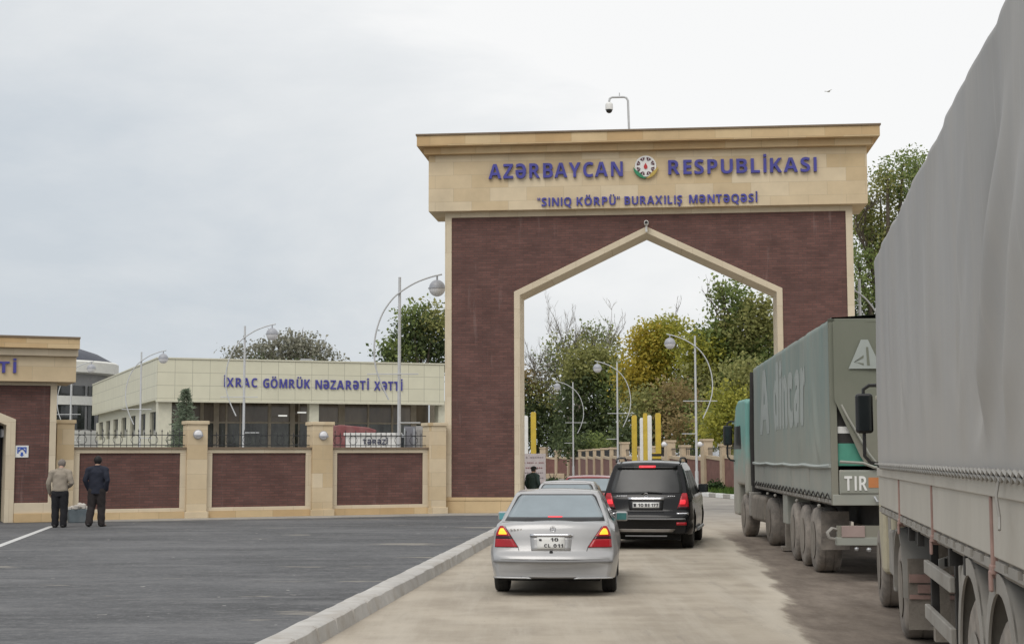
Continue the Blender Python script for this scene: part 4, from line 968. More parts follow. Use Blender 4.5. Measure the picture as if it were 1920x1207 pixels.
M['skyglass'] = mat('blue_mirror_glass', (.14, .38, .42), .1, var=.1)
M['under'] = mat('underbody', (.012, .012, .012), .9)
M['rim'] = mat('alloy_rim', (.30, .30, .30), .35, .6, var=.1)

class Car:
    def __init__(s, name, label, cat, p, heading, spec):
        s.sp = spec; s.t = thing(name, label, cat, (p[0], p[1], 0), -heading, spec.get('group'))
        s.hw, s.L, s.prof, s.belt, s.tum = spec['hw'], spec['L'], spec['prof'], spec['belt'], spec['tum']
        s.zmax = max(z for y, z in s.prof); s.pc = spec.get('pc', .10); s.crown = spec.get('crown', .03)
        s.imax = [i for i, (y, z) in enumerate(s.prof) if z == s.zmax][0]
        s.rear = [(z, y) for y, z in s.prof[:s.imax + 1]]
    def zt(s, y): return lerp(s.prof, y)
    def W(s, y, z):
        w_ = s.hw
        e = min(y, s.L - y); w_ -= .09 * max(0, 1 - e / .55) ** 2.2
        if z > .55: w_ -= s.sp.get('lean', .02) * min(1, (z - .55) / (s.belt - .55))
        if z > s.belt: w_ -= s.sp.get('shoulder', .02) * min(1, (z - s.belt) / .05)
        if z > s.belt: w_ -= s.tum * ((z - s.belt) / (s.zmax - s.belt)) ** 1.1
        if z < .5: w_ -= .05 * ((.5 - z) / .3) ** 1.5
        w_ += .012 * math.exp(-((z - .62) / .1) ** 2)
        return w_
    def curve(s, x, y):
        k = abs(x) / s.hw
        return y + s.pc * k ** 2.6 * max(0, 1 - y / 1.3) - s.pc * 1.6 * k ** 2.6 * max(0, 1 - (s.L - y) / 1.3)
    def zb(s, y):
        z = s.sp['zb']
        if y < .12: z += .02
        for yw in s.sp['axles']:
            ra = s.sp['rw'] + .065; d = abs(y - yw)
            if d < ra: z = max(z, s.sp['rw'] + math.sqrt(max(0, ra * ra - d * d)))
        return z
    def ry(s, x, z):
        """distance from the rear of the point of the rear surface at height z"""
        zz = z - s.crown * (1 - min(1, (abs(x) / s.hw)) ** 2) * (1 if z > s.prof[3][1] else 0)
        return s.curve(x, lerp(s.rear, zz)) if zz > s.rear[0][0] else s.curve(x, 0)
    def body(s, paint):
        ys = set(y for y, z in s.prof)
        for i in range(49): ys.add(s.L * i / 48)
        for yw in s.sp['axles']:
            ra = s.sp['rw'] + .065
            for k in range(-9, 10): ys.add(yw + ra * math.sin(math.pi / 2 * k / 9))
            ys.add(yw - ra - .001); ys.add(yw + ra + .001)
        for e in (.012, .03, s.L - .012, s.L - .03): ys.add(e)
        ys = sorted(y for y in ys if 0 <= y <= s.L)
        b = MB(); n = None
        for y in ys:
            zt = s.zt(y); zb = min(s.zb(y), zt - .08)
            e = min(y, s.L - y); sq = 1 - (.045 * max(0, 1 - e / .035) ** 2)
            half = []
            r = min(s.sp.get('rad', .055), (zt - zb) * .3); xe = s.W(y, zt)
            cr = s.crown * (1 if y > s.prof[3][0] else max(0, (y) / max(.01, s.prof[3][0])))
            for i in range(9):
                x = (xe - r) * i / 8; half.append((x, zt + cr * (1 - (x / xe) ** 2)))
            z_e = half[-1][1]
            for i in range(1, 5):
                a = math.pi / 2 * i / 4; half.append((xe - r + r * math.sin(a), z_e - r + r * math.cos(a)))
            for i in range(1, 13):
                z = (z_e - r) + (zb - (z_e - r)) * i / 12; half.append((s.W(y, z), z))
            half.append((s.W(y, zb) - .12, zb + .0)); half.append((0, zb))
            zc = (zt + zb) / 2
            row = [(-x, z) for x, z in half[1:-1]][::-1] + [(x, z) for x, z in half]
            # closed loop: left sill -> over the top -> right sill -> floor centre
            n = len(row)
            for x, z in row: b.v.append((x * sq, s.curve(x, y), zc + (z - zc) * (1 - (1 - sq) * 1.4)))
        for i in range(len(ys) - 1):
            for k in range(n): b.f.append((i * n + k, i * n + (k + 1) % n, (i + 1) * n + (k + 1) % n, (i + 1) * n + k)); b.mi.append(0)
        b.f.append(tuple(range(n))); b.mi.append(0); b.f.append(tuple(range(len(ys) * n - 1, (len(ys) - 1) * n - 1, -1))); b.mi.append(0)
        b.f = [f[::-1] for f in b.f]
        s.b = b.build('body', paint, s.t, smooth=38)
        b = MB(); b.box(-s.hw * .72, s.hw * .72, .35, s.L - .35, .19, .42); b.build('underbody', M['under'], s.t)
        return s.b
    def rpatch(s, name, poly, m, out=.006, parent=None, nx=10, th=.0, label=None):
        """a piece following the rear surface; poly is (x, z) quads strip: list of (z, xl, xr) rows"""
        b = MB(); k = nx
        for z, xl, xr in poly:
            for i in range(k + 1):
                x = xl + (xr - xl) * i / k; b.v.append((x, s.ry(x, z) - out, z))
        for j in range(len(poly) - 1):
            for i in range(k): b.f.append((j * (k + 1) + i, j * (k + 1) + i + 1, (j + 1) * (k + 1) + i + 1, (j + 1) * (k + 1) + i)); b.mi.append(0)
        o = b.build(name, m, parent or s.t, label, smooth=40)
        sol = o.modifiers.new('thick', 'SOLIDIFY'); sol.thickness = max(th, out + .02); sol.offset = -1
        return o
    def rows(s, pts, n=8):
        """densify rows (z, xl, xr)"""
        r = []
        for (z0, a0, c0), (z1, a1, c1) in zip(pts, pts[1:]):
            for i in range(n): f = i / n; r.append((z0 + (z1 - z0) * f, a0 + (a1 - a0) * f, c0 + (c1 - c0) * f))
        return r + [pts[-1]]
    def spatch(s, name, poly, m, out=.006, parent=None):
        """side glass on both sides; poly rows (z, y0, y1)"""
        for sg in (-1, 1):
            b = MB(); k = 8
            for z, y0, y1 in poly:
                for i in range(k + 1):
                    y = y0 + (y1 - y0) * i / k; b.v.append((sg * (s.W(y, z) + out), s.curve(s.W(y, z), y), z))
            for j in range(len(poly) - 1):
                for i in range(k):
                    f = (j * (k + 1) + i, j * (k + 1) + i + 1, (j + 1) * (k + 1) + i + 1, (j + 1) * (k + 1) + i); b.f.append(f if sg > 0 else f[::-1]); b.mi.append(0)
            b.build(name, m, parent or s.t, smooth=40)
    def wheels(s, width=.2, mm='rubber'):
        r = s.sp['rw']
        for y in s.sp['axles']:
            for sg in (-1, 1):
                xo = sg * (s.hw - .03); xi = xo - sg * width; x0, x1 = min(xo, xi), max(xo, xi); wd = x1 - x0
                b = MB(); b.lathe([(r * .62, 0), (r * .9, 0), (r * .97, .015), (r, .045), (r, wd * .35), (r * .985, wd * .36), (r * .985, wd * .40), (r, wd * .41), (r, wd * .6), (r * .985, wd * .61), (r * .985, wd * .65), (r, wd * .66), (r, wd - .045), (r * .97, wd - .015), (r * .9, wd), (r * .62, wd)], (x0, y, r), 'x', 32)
                w_ = b.build('wheel', M[mm], s.t, smooth=35)
                b = MB(); c = xo + sg * .004
                p = [(r * .10, 0), (r * .14, -.02), (r * .58, -.035), (r * .64, -.002), (r * .66, -.03)]
                b.lathe([(q, sg * h) for q, h in (p if sg > 0 else p)], (c, y, r), 'x', 24); rim = b.build('rim', M['rim'], w_, smooth=30)
    def mirror(s, y, z, size, mm, shell, w_=.2):
        for sg in (-1, 1):
            xb = s.W(y, z); b = MB(); x0 = sg * (xb - .015); x1 = sg * (xb + .0 + w_)
            b.box(min(x0, x1), max(x0, x1), y, y + .1, z, z + size); o = b.build('mirror', shell, s.t, bevel=.035, seg=3)
            b = MB(); q0, q1 = sorted((x0 + sg * .022, x1 - sg * .022)); b.box(q0, q1, y - .006, y - .001, z + .022, z + size - .022); b.build('mirror_glass', mm, o, bevel=.0)
            b = MB(); q0, q1 = sorted((sg * (xb - .06), x0 + sg * .03)); b.box(q0, q1, y + .03, y + .08, z + .01, z + .06); b.build('arm', shell, o)

# ---- silver saloon, nearest
SPS = dict(hw=.872, L=4.5, zb=.235, axles=(.92, 3.61), rw=.31, belt=.93, tum=.165, pc=.15, crown=.030, rad=.075, lean=.055, shoulder=.045,
    prof=[(0, .51), (.03, .545), (.07, .56), (.10, .60), (.13, .74), (.155, .86), (.185, .93), (.22, .957), (.30, .968), (.74, .985), (1.36, 1.325), (1.46, 1.355), (1.65, 1.372), (1.95, 1.378), (2.30, 1.37), (2.6, 1.335), (3.35, .96), (3.5, .92), (4.2, .80), (4.38, .72), (4.45, .6), (4.5, .5)])
def saloon(name, label, p, h, paint, glass, detail=True, sp=SPS, lit=True):
    c = Car(name, label, 'car', p, h, sp); c.body(paint); c.wheels()
    k = sp.get('k', 1)
    c.rpatch('rear_window', c.rows([(1.005, -.66, .66), (1.06, -.66, .66), (1.29, -.535, .535), (1.32, -.50, .50)]), glass, .006, nx=14)
    fr_ = c.rpatch('window_seal', c.rows([(.992, -.69, .69), (1.30, -.56, .56), (1.335, -.52, .52)]), M['blackp'], .003, nx=14)
    c.spatch('side_window', [(.95, 1.35, 2.15), (1.12, 1.52, 2.15), (1.29, 1.75, 2.15)], M['glass']); c.spatch('side_window', [(.95, 2.22, 3.12), (1.12, 2.22, 2.88), (1.29, 2.22, 2.58)], M['glass'])
    # tail lamps
    for sg in (-1, 1):
        def rw(l): return [(z, min(sg * a, sg * e), max(sg * a, sg * e)) for z, a, e in l]
        tl_ = c.rpatch('tail_lamp', rw(c.rows([(.655, .475, .792), (.76, .545, .785)])), M['lampred'], .014, nx=6)
        c.rpatch('lens', rw(c.rows([(.76, .545, .785), (.80, .570, .779)])), M['lampdark'], .012, tl_, nx=6)
        c.rpatch('lens', rw(c.rows([(.80, .570, .779), (.84, .600, .772), (.90, .645, .745), (.935, .68, .722)])), M['lampred'], .014, tl_, nx=6)
        if lit: c.rpatch('turn_signal', rw(c.rows([(.822, .628, .742), (.84, .632, .742), (.88, .660, .728), (.902, .678, .712)])), M['litamber'], .020, tl_, nx=6)
        b = MB()
        b.v = []
        c.rpatch('lid_seam', rw(c.rows([(.575, .445, .452), (.66, .468, .475), (.93, .655, .662)])), M['under'], .004, nx=2)
    c.rpatch('lid_seam', c.rows([(.592, -.45, .45), (.600, -.45, .45)], 2), M['under'], .004, nx=12)
    # bumper strip
    c.rpatch('bumper_strip', c.rows([(.455, -.805, .805), (.485, -.805, .805)], 2), M['bumperstrip'], .012, nx=20)
    c.rpatch('bumper_lip', c.rows([(.243, -.79, -.28), (.262, -.81, -.32)], 2), M['silver2'], .014, nx=10)
    c.rpatch('bumper_lip', c.rows([(.243, .28, .80), (.262, .32, .81)], 2), M['silver2'], .014, nx=10)
    c.rpatch('plate_recess', c.rows([(.61, -.29, .24), (.80, -.31, .26)], 4), paint, .004, nx=8)
    c.rpatch('handle_strip', c.rows([(.803, -.31, .27), (.83, -.31, .27)], 3), M['chrome'], .03, nx=8)
    pl_ = c.rpatch('number_plate', c.rows([(.635, -.21, .16), (.79, -.21, .16)], 4), M['plate'], .022, nx=4)
    yb = c.ry(0, .63) - .024
    def on(z): return c.ry(0, z) - .026
    b = MB()
    for s_, a0, a1, z, cp in (('10', -.03, .075, .735, .045), ('CL', -.115, -.03, .655, .045), ('011', .01, .14, .655, .045)):
        text(b, s_, a0, a1, z, cp, on(z + .02), .006, bold=0)
    b.box(-.185, -.15, on(.75) - .004, on(.75), .74, .765); b.build('lettering', M['txt'], pl_)
    # star badge on the lid, lock, third brake lamp
    b = MB(); yy = c.ry(0, .895) - .012
    b.tube([(.036 * math.cos(q * math.pi / 10), yy, .895 + .036 * math.sin(q * math.pi / 10)) for q in range(21)], .005, 5, False)
    for q in (90, 210, 330): b.tube([(0, yy, .895), (.034 * math.cos(R(q)), yy, .895 + .034 * math.sin(R(q)))], .004, 4)
    b.build('badge', M['chrome'], c.t)
    b = MB(); b.lathe([(.022, -.022), (.026, 0)], (-.02, c.ry(0, .575), .585), 'y', 12); b.build('lid_lock', M['blackp'], c.t)
    if lit:
        c.rpatch('high_brake_lamp', c.rows([(1.012, -.10, .10), (1.045, -.10, .10)], 3), M['litred'], .014, nx=4)
    b = MB()
    for i in range(4): b.box(-.58 + i * .045, -.555 + i * .045, c.ry(-.5, .885) - .012, c.ry(-.5, .885) - .002, .875, .895)
    b.build('model_badge', M['chrome'], c.t)
    c.mirror(2.98, .885, .145, M['mirrorglass'] if detail else M['glass'], paint, .175)
    b = MB()
    for sg in (-1, 1): b.box(sg * .73 - .012, sg * .73 + .012, 2.2, 2.6, .0, .001)
    b = MB(); b.tube([(-.42, .25, .26), (-.42, .02, .24)], .025, 8); b.build('exhaust', M['under'], c.t)
    return c
M['bumperstrip'] = mat('grey_bumper_strip', (.22, .22, .225), .5, var=.05)
rp = at(1035, 858, 20.1)
s1 = saloon('saloon_car', 'nearest silver saloon car with glowing amber turn lamps', (rp.x, 20.15), R(4.6), M['silver'], M['tint'])
# mirror glass differs: the left one has reflected pale blue sky put into its colour
for o in C.objects:
    if o.name.startswith('mirror_glass') and o.parent and o.parent.parent == s1.t and o.data.vertices[0].co.x < 0: o.data.materials[0] = M['skyglass']
# ---- pale silver saloon in front of it
saloon('saloon_car', 'pale silver saloon car half hidden ahead of the nearest car', (at(1056, 858, 29.5).x, 29.5), R(5.5), M['silver2'], M['tint'], False, lit=False).t.scale = (.92, 1, .985)
# ---- red saloon
saloon('saloon_car', 'red saloon car whose roof shows left of the black car', (at(1098, 858, 36.8).x, 36.8), R(7), M['redpaint'], M['tint'], False, lit=False)

M['skid'] = mat('dull_skid_plate', (.22, .20, .18), .5, .3, var=.15)
# ---- black estate
SPV = dict(hw=.93, L=4.78, zb=.30, axles=(.95, 3.87), rw=.37, belt=1.06, tum=.20, pc=.13, crown=.035, rad=.06,
    prof=[(0, .66), (.04, .70), (.10, .73), (.13, .78), (.155, .95), (.19, 1.06), (.24, 1.12), (.56, 1.60), (.62, 1.68), (.70, 1.715), (1.1, 1.75), (2.0, 1.76), (2.4, 1.745), (2.8, 1.68), (3.5, 1.20), (3.7, 1.12), (4.4, 1.0), (4.65, .88), (4.74, .7), (4.78, .55)])
c = Car('estate_car', 'black off road estate car with red brake lamps beside the green truck', 'car', (at(1209, 858, 30.4).x, 30.4), R(10.5), SPV); c.body(M['blackpaint']); c.wheels(.24)
c.rpatch('rear_window', c.rows([(1.135, -.73, .73), (1.2, -.735, .735), (1.56, -.64, .64), (1.61, -.60, .60)]), M['tint2'], .006, nx=14)
c.spatch('side_window', [(1.10, .62, 1.45), (1.3, .72, 1.45), (1.58, .95, 1.45)], M['sideglass']); c.spatch('side_window', [(1.10, 1.52, 2.35), (1.58, 1.52, 2.35)], M['sideglass']); c.spatch('side_window', [(1.10, 2.42, 3.35), (1.3, 2.42, 3.05), (1.58, 2.42, 2.68)], M['sideglass'])
c.rpatch('spoiler', c.rows([(1.635, -.62, .62), (1.70, -.62, .62)], 3), M['blackpaint'], .05, nx=12)
c.rpatch('high_brake_lamp', c.rows([(1.645, -.17, .17), (1.685, -.17, .17)], 2), M['litred'], .058, nx=6)
for sg in (-1, 1):
    def rw(l): return [(z, min(sg * a, sg * e), max(sg * a, sg * e)) for z, a, e in l]
    tl_ = c.rpatch('tail_lamp', rw(c.rows([(.82, .63, .86), (.92, .665, .862), (1.06, .70, .84), (1.13, .73, .82)])), M['lampred'], .016, nx=6)
    c.rpatch('brake_light', rw(c.rows([(.91, .68, .79), (.96, .69, .80), (1.0, .70, .79)])), M['litred'], .022, tl_, nx=5)
    c.rpatch('lens', rw(c.rows([(.82, .635, .857), (.86, .645, .857)], 3)), M['lampdark'], .020, tl_, nx=5)
    c.rpatch('chrome_strip', rw(c.rows([(.72, .62, .86), (.745, .62, .86)], 2)), M['chrome'], .02, nx=5)
    c.rpatch('reflector', rw(c.rows([(.49, .62, .82), (.55, .62, .82)], 2)), M['lampred'], .014, nx=5)
    b = MB(); b.tube([(sg * .66, .75, 1.76), (sg * .66, .85, 1.82), (sg * .65, 1.2, 1.84), (sg * .65, 2.2, 1.84), (sg * .66, 2.55, 1.80), (sg * .66, 2.65, 1.74)], .022, 8); b.build('roof_rail', M['blackp'], c.t, smooth=50)
c.rpatch('handle_strip', c.rows([(1.0, -.37, .37), (1.045, -.37, .37)], 3), M['chrome'], .03, nx=8)
c.rpatch('plate_recess', c.rows([(.79, -.34, .34), (.985, -.36, .36)], 4), M['blackp'], .006, nx=8)
pl_ = c.rpatch('number_plate', c.rows([(.835, -.27, .27), (.945, -.27, .27)], 4), M['plate'], .02, nx=4)
b = MB()
for s_, a0, a1 in (('10', -.16, -.05), ('BE', -.02, .08), ('177', .11, .25)): text(b, s_, a0, a1, .857, .065, c.ry(0, .89) - .024, .005, bold=0)
b.box(-.25, -.20, c.ry(0, .89) - .029, c.ry(0, .89) - .024, .86, .92); b.build('lettering', M['txt'], pl_)
c.rpatch('bumper_insert', c.rows([(.60, -.80, .80), (.63, -.80, .80)], 2), M['bumperstrip'], .008, nx=16)
c.rpatch('skid_plate', c.rows([(.355, -.54, .54), (.39, -.58, .58), (.415, -.60, .60)], 3), M['skid'], .03, nx=10)
b = MB(); b.tube([(-.10, c.ry(0, 1.13) - .03, 1.13), (.05, c.ry(0, 1.16) - .03, 1.155), (.32, c.ry(.3, 1.15) - .03, 1.14)], .018, 6); b.build('wiper', M['blackp'], c.t)
b = MB(); yy = c.ry(0, 1.09) - .012
b.tube([(.045 * math.cos(q * math.pi / 10), yy, 1.085 + .045 * math.sin(q * math.pi / 10)) for q in range(21)], .006, 5, False)
for q in (90, 210, 330): b.tube([(0, yy, 1.085), (.043 * math.cos(R(q)), yy, 1.085 + .043 * math.sin(R(q)))], .005, 4)
b.build('badge', M['chrome'], c.t)
b = MB()
for i in range(5): b.box(-.60 + i * .045, -.57 + i * .045, c.ry(-.5, 1.07) - .012, c.ry(-.5, 1.07) - .002, 1.06, 1.085)
for i in range(4): b.box(.44 + i * .04, .465 + i * .04, c.ry(.5, 1.07) - .012, c.ry(.5, 1.07) - .002, 1.06, 1.08)
b.build('model_badge', M['chrome'], c.t)
b = MB(); b.box(-.42, .42, .10, .16, .26, .285); b.build('bright_ground_strip', M['steel'], c.t)  # added pale strip in place of the bright ground seen under the car
for sg in (-1, 1):
    b = MB(); b.tube([(sg * .96, 1.5, .36), (sg * .96, 3.3, .36)], .035, 8); b.build('side_step', M['steel'], c.t)
c.mirror(3.05, 1.08, .19, M['glass'], M['blackpaint'], .2)
# ------------------------------------------------------------------ trucks
def tarpmat(name, col, dust, amt, streaks=None):
    return mat(name, col, .62, streaks=streaks, low=(dust, 1.5, 3.0), var=.10, scale=.8, bump=.12, bscale=14, stretch=(1, 1.4, .13), dirt=dust, dirt_amt=amt, dirt_scale=1.3, spec=.3)
M['tarp_grey'] = tarpmat('grey_tarpaulin', (.375, .372, .368), (.43, .41, .38), .45, (.42, .415, .405))
M['board_grey'] = mat('dusty_beige_sideboard', (.46, .435, .385), .7, var=.08, scale=1.2, dirt=(.38, .345, .295), dirt_amt=.35, stretch=(1, 1, .6))
M['tarp_green'] = tarpmat('grey_green_tarpaulin', (.205, .262, .242), (.30, .30, .258), .6, (.26, .295, .272))
M['tarp_olive'] = tarpmat('olive_grey_tarpaulin', (.175, .185, .145), (.25, .24, .20), .35)
M['board_green'] = mat('dusty_green_sideboard', (.30, .31, .275), .7, var=.08, scale=1.2, dirt=(.36, .33, .28), dirt_amt=.5)
M['teal'] = mat('teal_cab_paint', (.16, .36, .32), .45, var=.08, scale=1.5, dirt=(.36, .33, .29), dirt_amt=.35, dirt_scale=.8, low=((.37, .33, .285), 1.4, 2.3))
M['tealpanel'] = mat('teal_panel', (.08, .30, .22), .55, var=.1, dirt=(.3, .29, .25), dirt_amt=.25)
M['mudgrey'] = mat('mud_caked_metal', (.22, .195, .165), .95, var=.25, scale=4, bump=.4, dirt=(.31, .275, .235), dirt_amt=.5)
M['palemud'] = mat('pale_dusty_plastic', (.30, .285, .258), .85, var=.14, scale=2.5, dirt=(.19, .17, .147), dirt_amt=.5)
M['rust'] = mat('rusty_red_post', (.33, .215, .185), .8, var=.2, scale=6)
M['chassis'] = mat('dark_chassis', (.030, .028, .026), .85, var=.3)
M['cream_cab'] = mat('dusty_cream_cab_paint', (.46, .42, .30), .5, var=.08, dirt=(.30, .27, .23), dirt_amt=.35)
M['fadedwhite'] = mat('faded_white_lettering', (.335, .365, .345), .7, var=.08, scale=3)
M['rope'] = mat('grey_rope', (.33, .32, .30), .9)
M['orange'] = mat('orange_plate', (.52, .20, .07), .6, var=.12, dirt=(.4, .33, .25), dirt_amt=.3)
M['pinkplate'] = mat('dusty_pink_plate', (.33, .25, .23), .7, var=.1)
def wheel(parent, x, y, r, wd, mm, left=True, rimm='mudgrey', X=None, dual=False):
    sg = -1 if left else 1
    b = MB(); b.x = X
    x0, x1 = (x, x + wd) if left else (x - wd, x)
    b.lathe([(r * .56, 0), (r * .86, -.0), (r * .95, .02), (r, .06), (r, wd * .3), (r * .985, wd * .31), (r * .985, wd * .34), (r, wd * .35), (r, wd * .65), (r * .985, wd * .66), (r * .985, wd * .69), (r, wd * .7), (r, wd - .06), (r * .95, wd - .02), (r * .86, wd), (r * .56, wd)], (x0, y, r), 'x', 36)
    w_ = b.build('wheel', M[mm], parent, smooth=35)
    b = MB(); b.x = X
    prof = [(r * .58, -.012), (r * .54, .0), (r * .50, .09), (r * .30, .10), (r * .26, .02), (r * .14, .0), (.02, -.01)]
    prof = prof[::-1]
    b.lathe([(q, h if left else -h) for q, h in (prof)], (x0 if left else x1, y, r), 'x', 28)
    for k in range(8):
        a = k * math.pi / 4; b.tube([(x0 + (.07 if left else wd - .07), y + r * .4 * math.cos(a), r + r * .4 * math.sin(a)), (x0 + (.105 if left else wd - .105), y + r * .4 * math.cos(a), r + r * .4 * math.sin(a))], .022, 6)
    b.build('rim', M[rimm], w_, smooth=30)
    return w_
def trailer(t, L, zf, zb, zt, side_m, board_m, wr, seed, stan, folds):
    rr = random.Random(seed); hw = 1.25
    ph = [rr.uniform(0, 6.3) for _ in range(12)]
    def dx(y, z):
        f = (z - zb) / (zt - zb)
        v = .012 * math.sin(y * 2.1 + ph[0] + z * .4) + .008 * math.sin(y * 5.3 + ph[1] - z * .8) + .005 * math.sin(y * 11 + ph[2] + z * 1.5)
        v += .010 * math.sin(y * 3.3 + z * 1.7 + ph[3]) * (1 - f)
        v *= wr * math.sin(math.pi * min(1, max(0, .12 + .88 * (1 - f ** 3))))
        for (y0, slope, wd, amp, za, zb_) in folds:
            yc = y0 + slope * (z - zb); g_ = math.exp(-((y - yc) / wd) ** 2); w_ = max(0, min(1, (z - za) / .5)) * max(0, min(1, (zb_ - z) / .9)); w_ = w_ * w_ * (3 - 2 * w_); v += amp * g_ * w_
        return v
    def top(y): return zt - .006 * abs(math.sin(math.pi * y / (L / 5))) - .003 * math.sin(y * 7 + ph[4])
    NU, NV = (320, 80) if L > 12.8 else (170, 46)
    def fs(u, v):
        y = L * (1 - u); z = zb + (top(y) - zb) * v; rnd = .05 * max(0, (v - .97) / .03) ** 2
        return (-hw - dx(y, z) + rnd, y, z)
    b = MB(); b.grid(fs, NU, NV)
    b.grid(lambda u, v: (-hw + .05 + 2.4 * v, L * (1 - u), top(L * (1 - u)) + .05 * math.sin(math.pi * v)), 60, 4)
    b.grid(lambda u, v: (hw + dx(L * u + 3, zb + (zt - zb) * v) * .8, L * u, zb + (top(L * u) - zb) * v), 80, 10)
    tp = b.build('tarpaulin', side_m, t, smooth=60)
    b = MB(); b.box(-hw + .02, hw - .02, L - .05, L, zf, zt - .04); b.build('headboard', M['chassis'], t)
    # sideboards with seams
    k = len(stan) + 1; ys = [0.0] + sorted(stan) + [L]
    for sx in (-1, 1):
        b = MB()
        for i in range(k): b.box(min(sx * hw, sx * (hw - .04)), max(sx * hw, sx * (hw - .04)), ys[i] + .03, ys[i + 1] - .03, zf + .03, zb + .0)
        b.build('sideboard', board_m, t, bevel=.008)
        b = MB(); b.box(min(sx * (hw - .02), sx * (hw - .08)), max(sx * (hw - .02), sx * (hw - .08)), 0, L, zf - .06, zf + .027); b.build('side_rail', M['mudgrey'], t); b = MB()
        n = int(L / .42); top_ = []
        for i in range(n):
            y0 = L * (i + .12) / n; y1 = L * (i + .78) / n
            top_ += [(y0 - .004, zf - .026), (y0, zf + .015), (y1, zf + .015), (y1 + .004, zf - .026)]
        b.prism([(0, zf - .035)] + [(0, zf - .026)] + top_ + [(L, zf - .026), (L, zf - .035)], 'x', *sorted((sx * (hw - .03), sx * (hw + .004))))
        b.build('rope_rail', M['palemud'], t)
    b = MB(); b.box(-hw + .1, hw - .1, .05, L, zf - .02, zf + .06); b.build('floor', M['chassis'], t)
    for sx in (-.45, .45):
        b = MB(); b.box(sx - .07, sx + .07, .1, L - .6, zf - .42, zf - .02); b.build('chassis_rail', M['chassis'], t)
    return dx
def tractor(t, py, ang, cabm, hw, axle2, cab0, zc, mirror=True, lower='mudgrey', wm='dustrubber'):
    """drive axle at py; axle2 and cab0 measured forward of it; turned by ang about the drive axle"""
    X = Matrix.Translation((0, py, 0)) @ Matrix.Rotation(ang, 4, 'Z')
    b = MB(); b.x = X
    y0, y1 = cab0, cab0 + 2.15
    b.prism([(y0, 1.0), (y0 + .25, .95), (y0 + .3, 1.2), (y0 + 1.45, 1.2), (y0 + 1.5, .45), (y1, .45), (y1 + .05, 1.0), (y1, 1.9), (y1 - .22, zc - .5), (y1 - .5, zc - .12), (y1 - .9, zc), (y0 + .3, zc), (y0, zc - .05)], 'x', -hw, hw)
    cab = b.build('cab', cabm, t, bevel=.07, seg=3)
    b = MB(); b.x = X; b.prism([(y0 + .75, 2.05), (y1 - .12, 2.05), (y1 - .32, zc - .62), (y0 + .85, zc - .62)], 'x', -hw - .004, -hw + .02); b.prism([(y0 + .75, 2.05), (y1 - .12, 2.05), (y1 - .32, zc - .62), (y0 + .85, zc - .62)], 'x', hw - .02, hw + .004); b.split('side_window', M['sideglass'], cab)
    b = MB(); b.x = X; b.prism([(y1 + .004, 1.95), (y1 - .2, zc - .55), (y1 - .23, zc - .55), (y1 - .04, 1.95)], 'x', -hw + .12, hw - .12); b.build('windscreen', M['glass'], cab)
    b = MB(); b.x = X; b.box(-hw - .0, hw, y1 - .2, y1 + .18, zc - .55, zc - .48); b.build('sun_visor', cabm, cab, bevel=.02)
    b = MB(); b.x = X; b.box(-hw + .1, hw - .1, y1 - .1, y1 + .02, .9, 1.5); b.build('grille', M['chassis'], cab)
    for sx in (-1, 1):
        b = MB(); b.x = X; b.box(min(sx * (hw - .1), sx * (hw - .5)), max(sx * (hw - .1), sx * (hw - .5)), y1 + .03, y1 + .06, .6, .82); b.build('headlight', M['globe'], cab, bevel=.02)
    b = MB(); b.x = X; b.box(-.42, -.28, -1.0, y1 - .2, .55, .85).box(.28, .42, -1.0, y1 - .2, .55, .85).box(-.5, .5, -.4, .5, .85, 1.1); b.build('chassis', M['chassis'], t)
    b = MB(); b.x = X; b.box(-hw + .12, hw - .05, y0 - .28, y0 - .06, .9, zc + .25); b.tube([(-hw + .15, y0 - .2, 1.2), (-hw + .13, y0 - .2, 2.4), (-hw + .16, y0 - .2, zc + .6)], .07, 8); b.build('rear_frame', M['chassis'], t)
    b = MB(); b.x = X; b.box(-hw + .06, -hw + .6, .95, y0 - .35, .42, 1.0); b.build('fuel_tank', M[lower], t, bevel=.08, seg=3)
    b = MB(); b.x = X; b.box(-hw + .04, -hw + .3, y0 - .3, y0 - .05, .5, 1.05); b.build('battery_box', M['palemud'], t, bevel=.02)
    b = MB(); b.x = X; b.box(-hw + .03, -hw + .4, y0 + .3, y0 + .5, .35, .62).box(-hw + .03, -hw + .4, y0 + .32, y0 + .5, .7, .78); b.split('step', M[lower], t, bevel=.02)
    for sx, lf in ((-hw + .0, True), (hw - .0, False)):
        wheel(t, sx, axle2, .5, .32, wm, lf, X=X); wheel(t, sx, 0, .5, .56, wm, lf, X=X)
    if mirror:
        for sx in (-1, 1):
            b = MB(); b.x = X; q0, q1 = sorted((sx * (hw + .06), sx * (hw + .27))); b.box(q0, q1, y1 - .32, y1 - .16, 2.14, 2.63); mr = b.build('mirror', M['blackp'], cab, bevel=.04, seg=3)
            b = MB(); b.x = X; xm = sx * (hw + .17); b.tube([(xm, y1 - .24, 2.6), (xm, y1 - .24, 2.68), (sx * (hw + .10), y1 - .24, 2.73), (sx * (hw - .02), y1 - .24, 2.73)], .022, 6); b.tube([(xm, y1 - .24, 2.16), (xm, y1 - .24, 1.86), (sx * (hw + .10), y1 - .24, 1.78), (sx * (hw - .02), y1 - .24, 1.76)], .022, 6); b.split('arm', M['blackp'], mr, smooth=50)
            b = MB(); b.x = X; b.box(q0 + .025, q1 - .025, y1 - .328, y1 - .321, 2.17, 2.60); b.build('mirror_glass', M['glass'], mr)
    return X

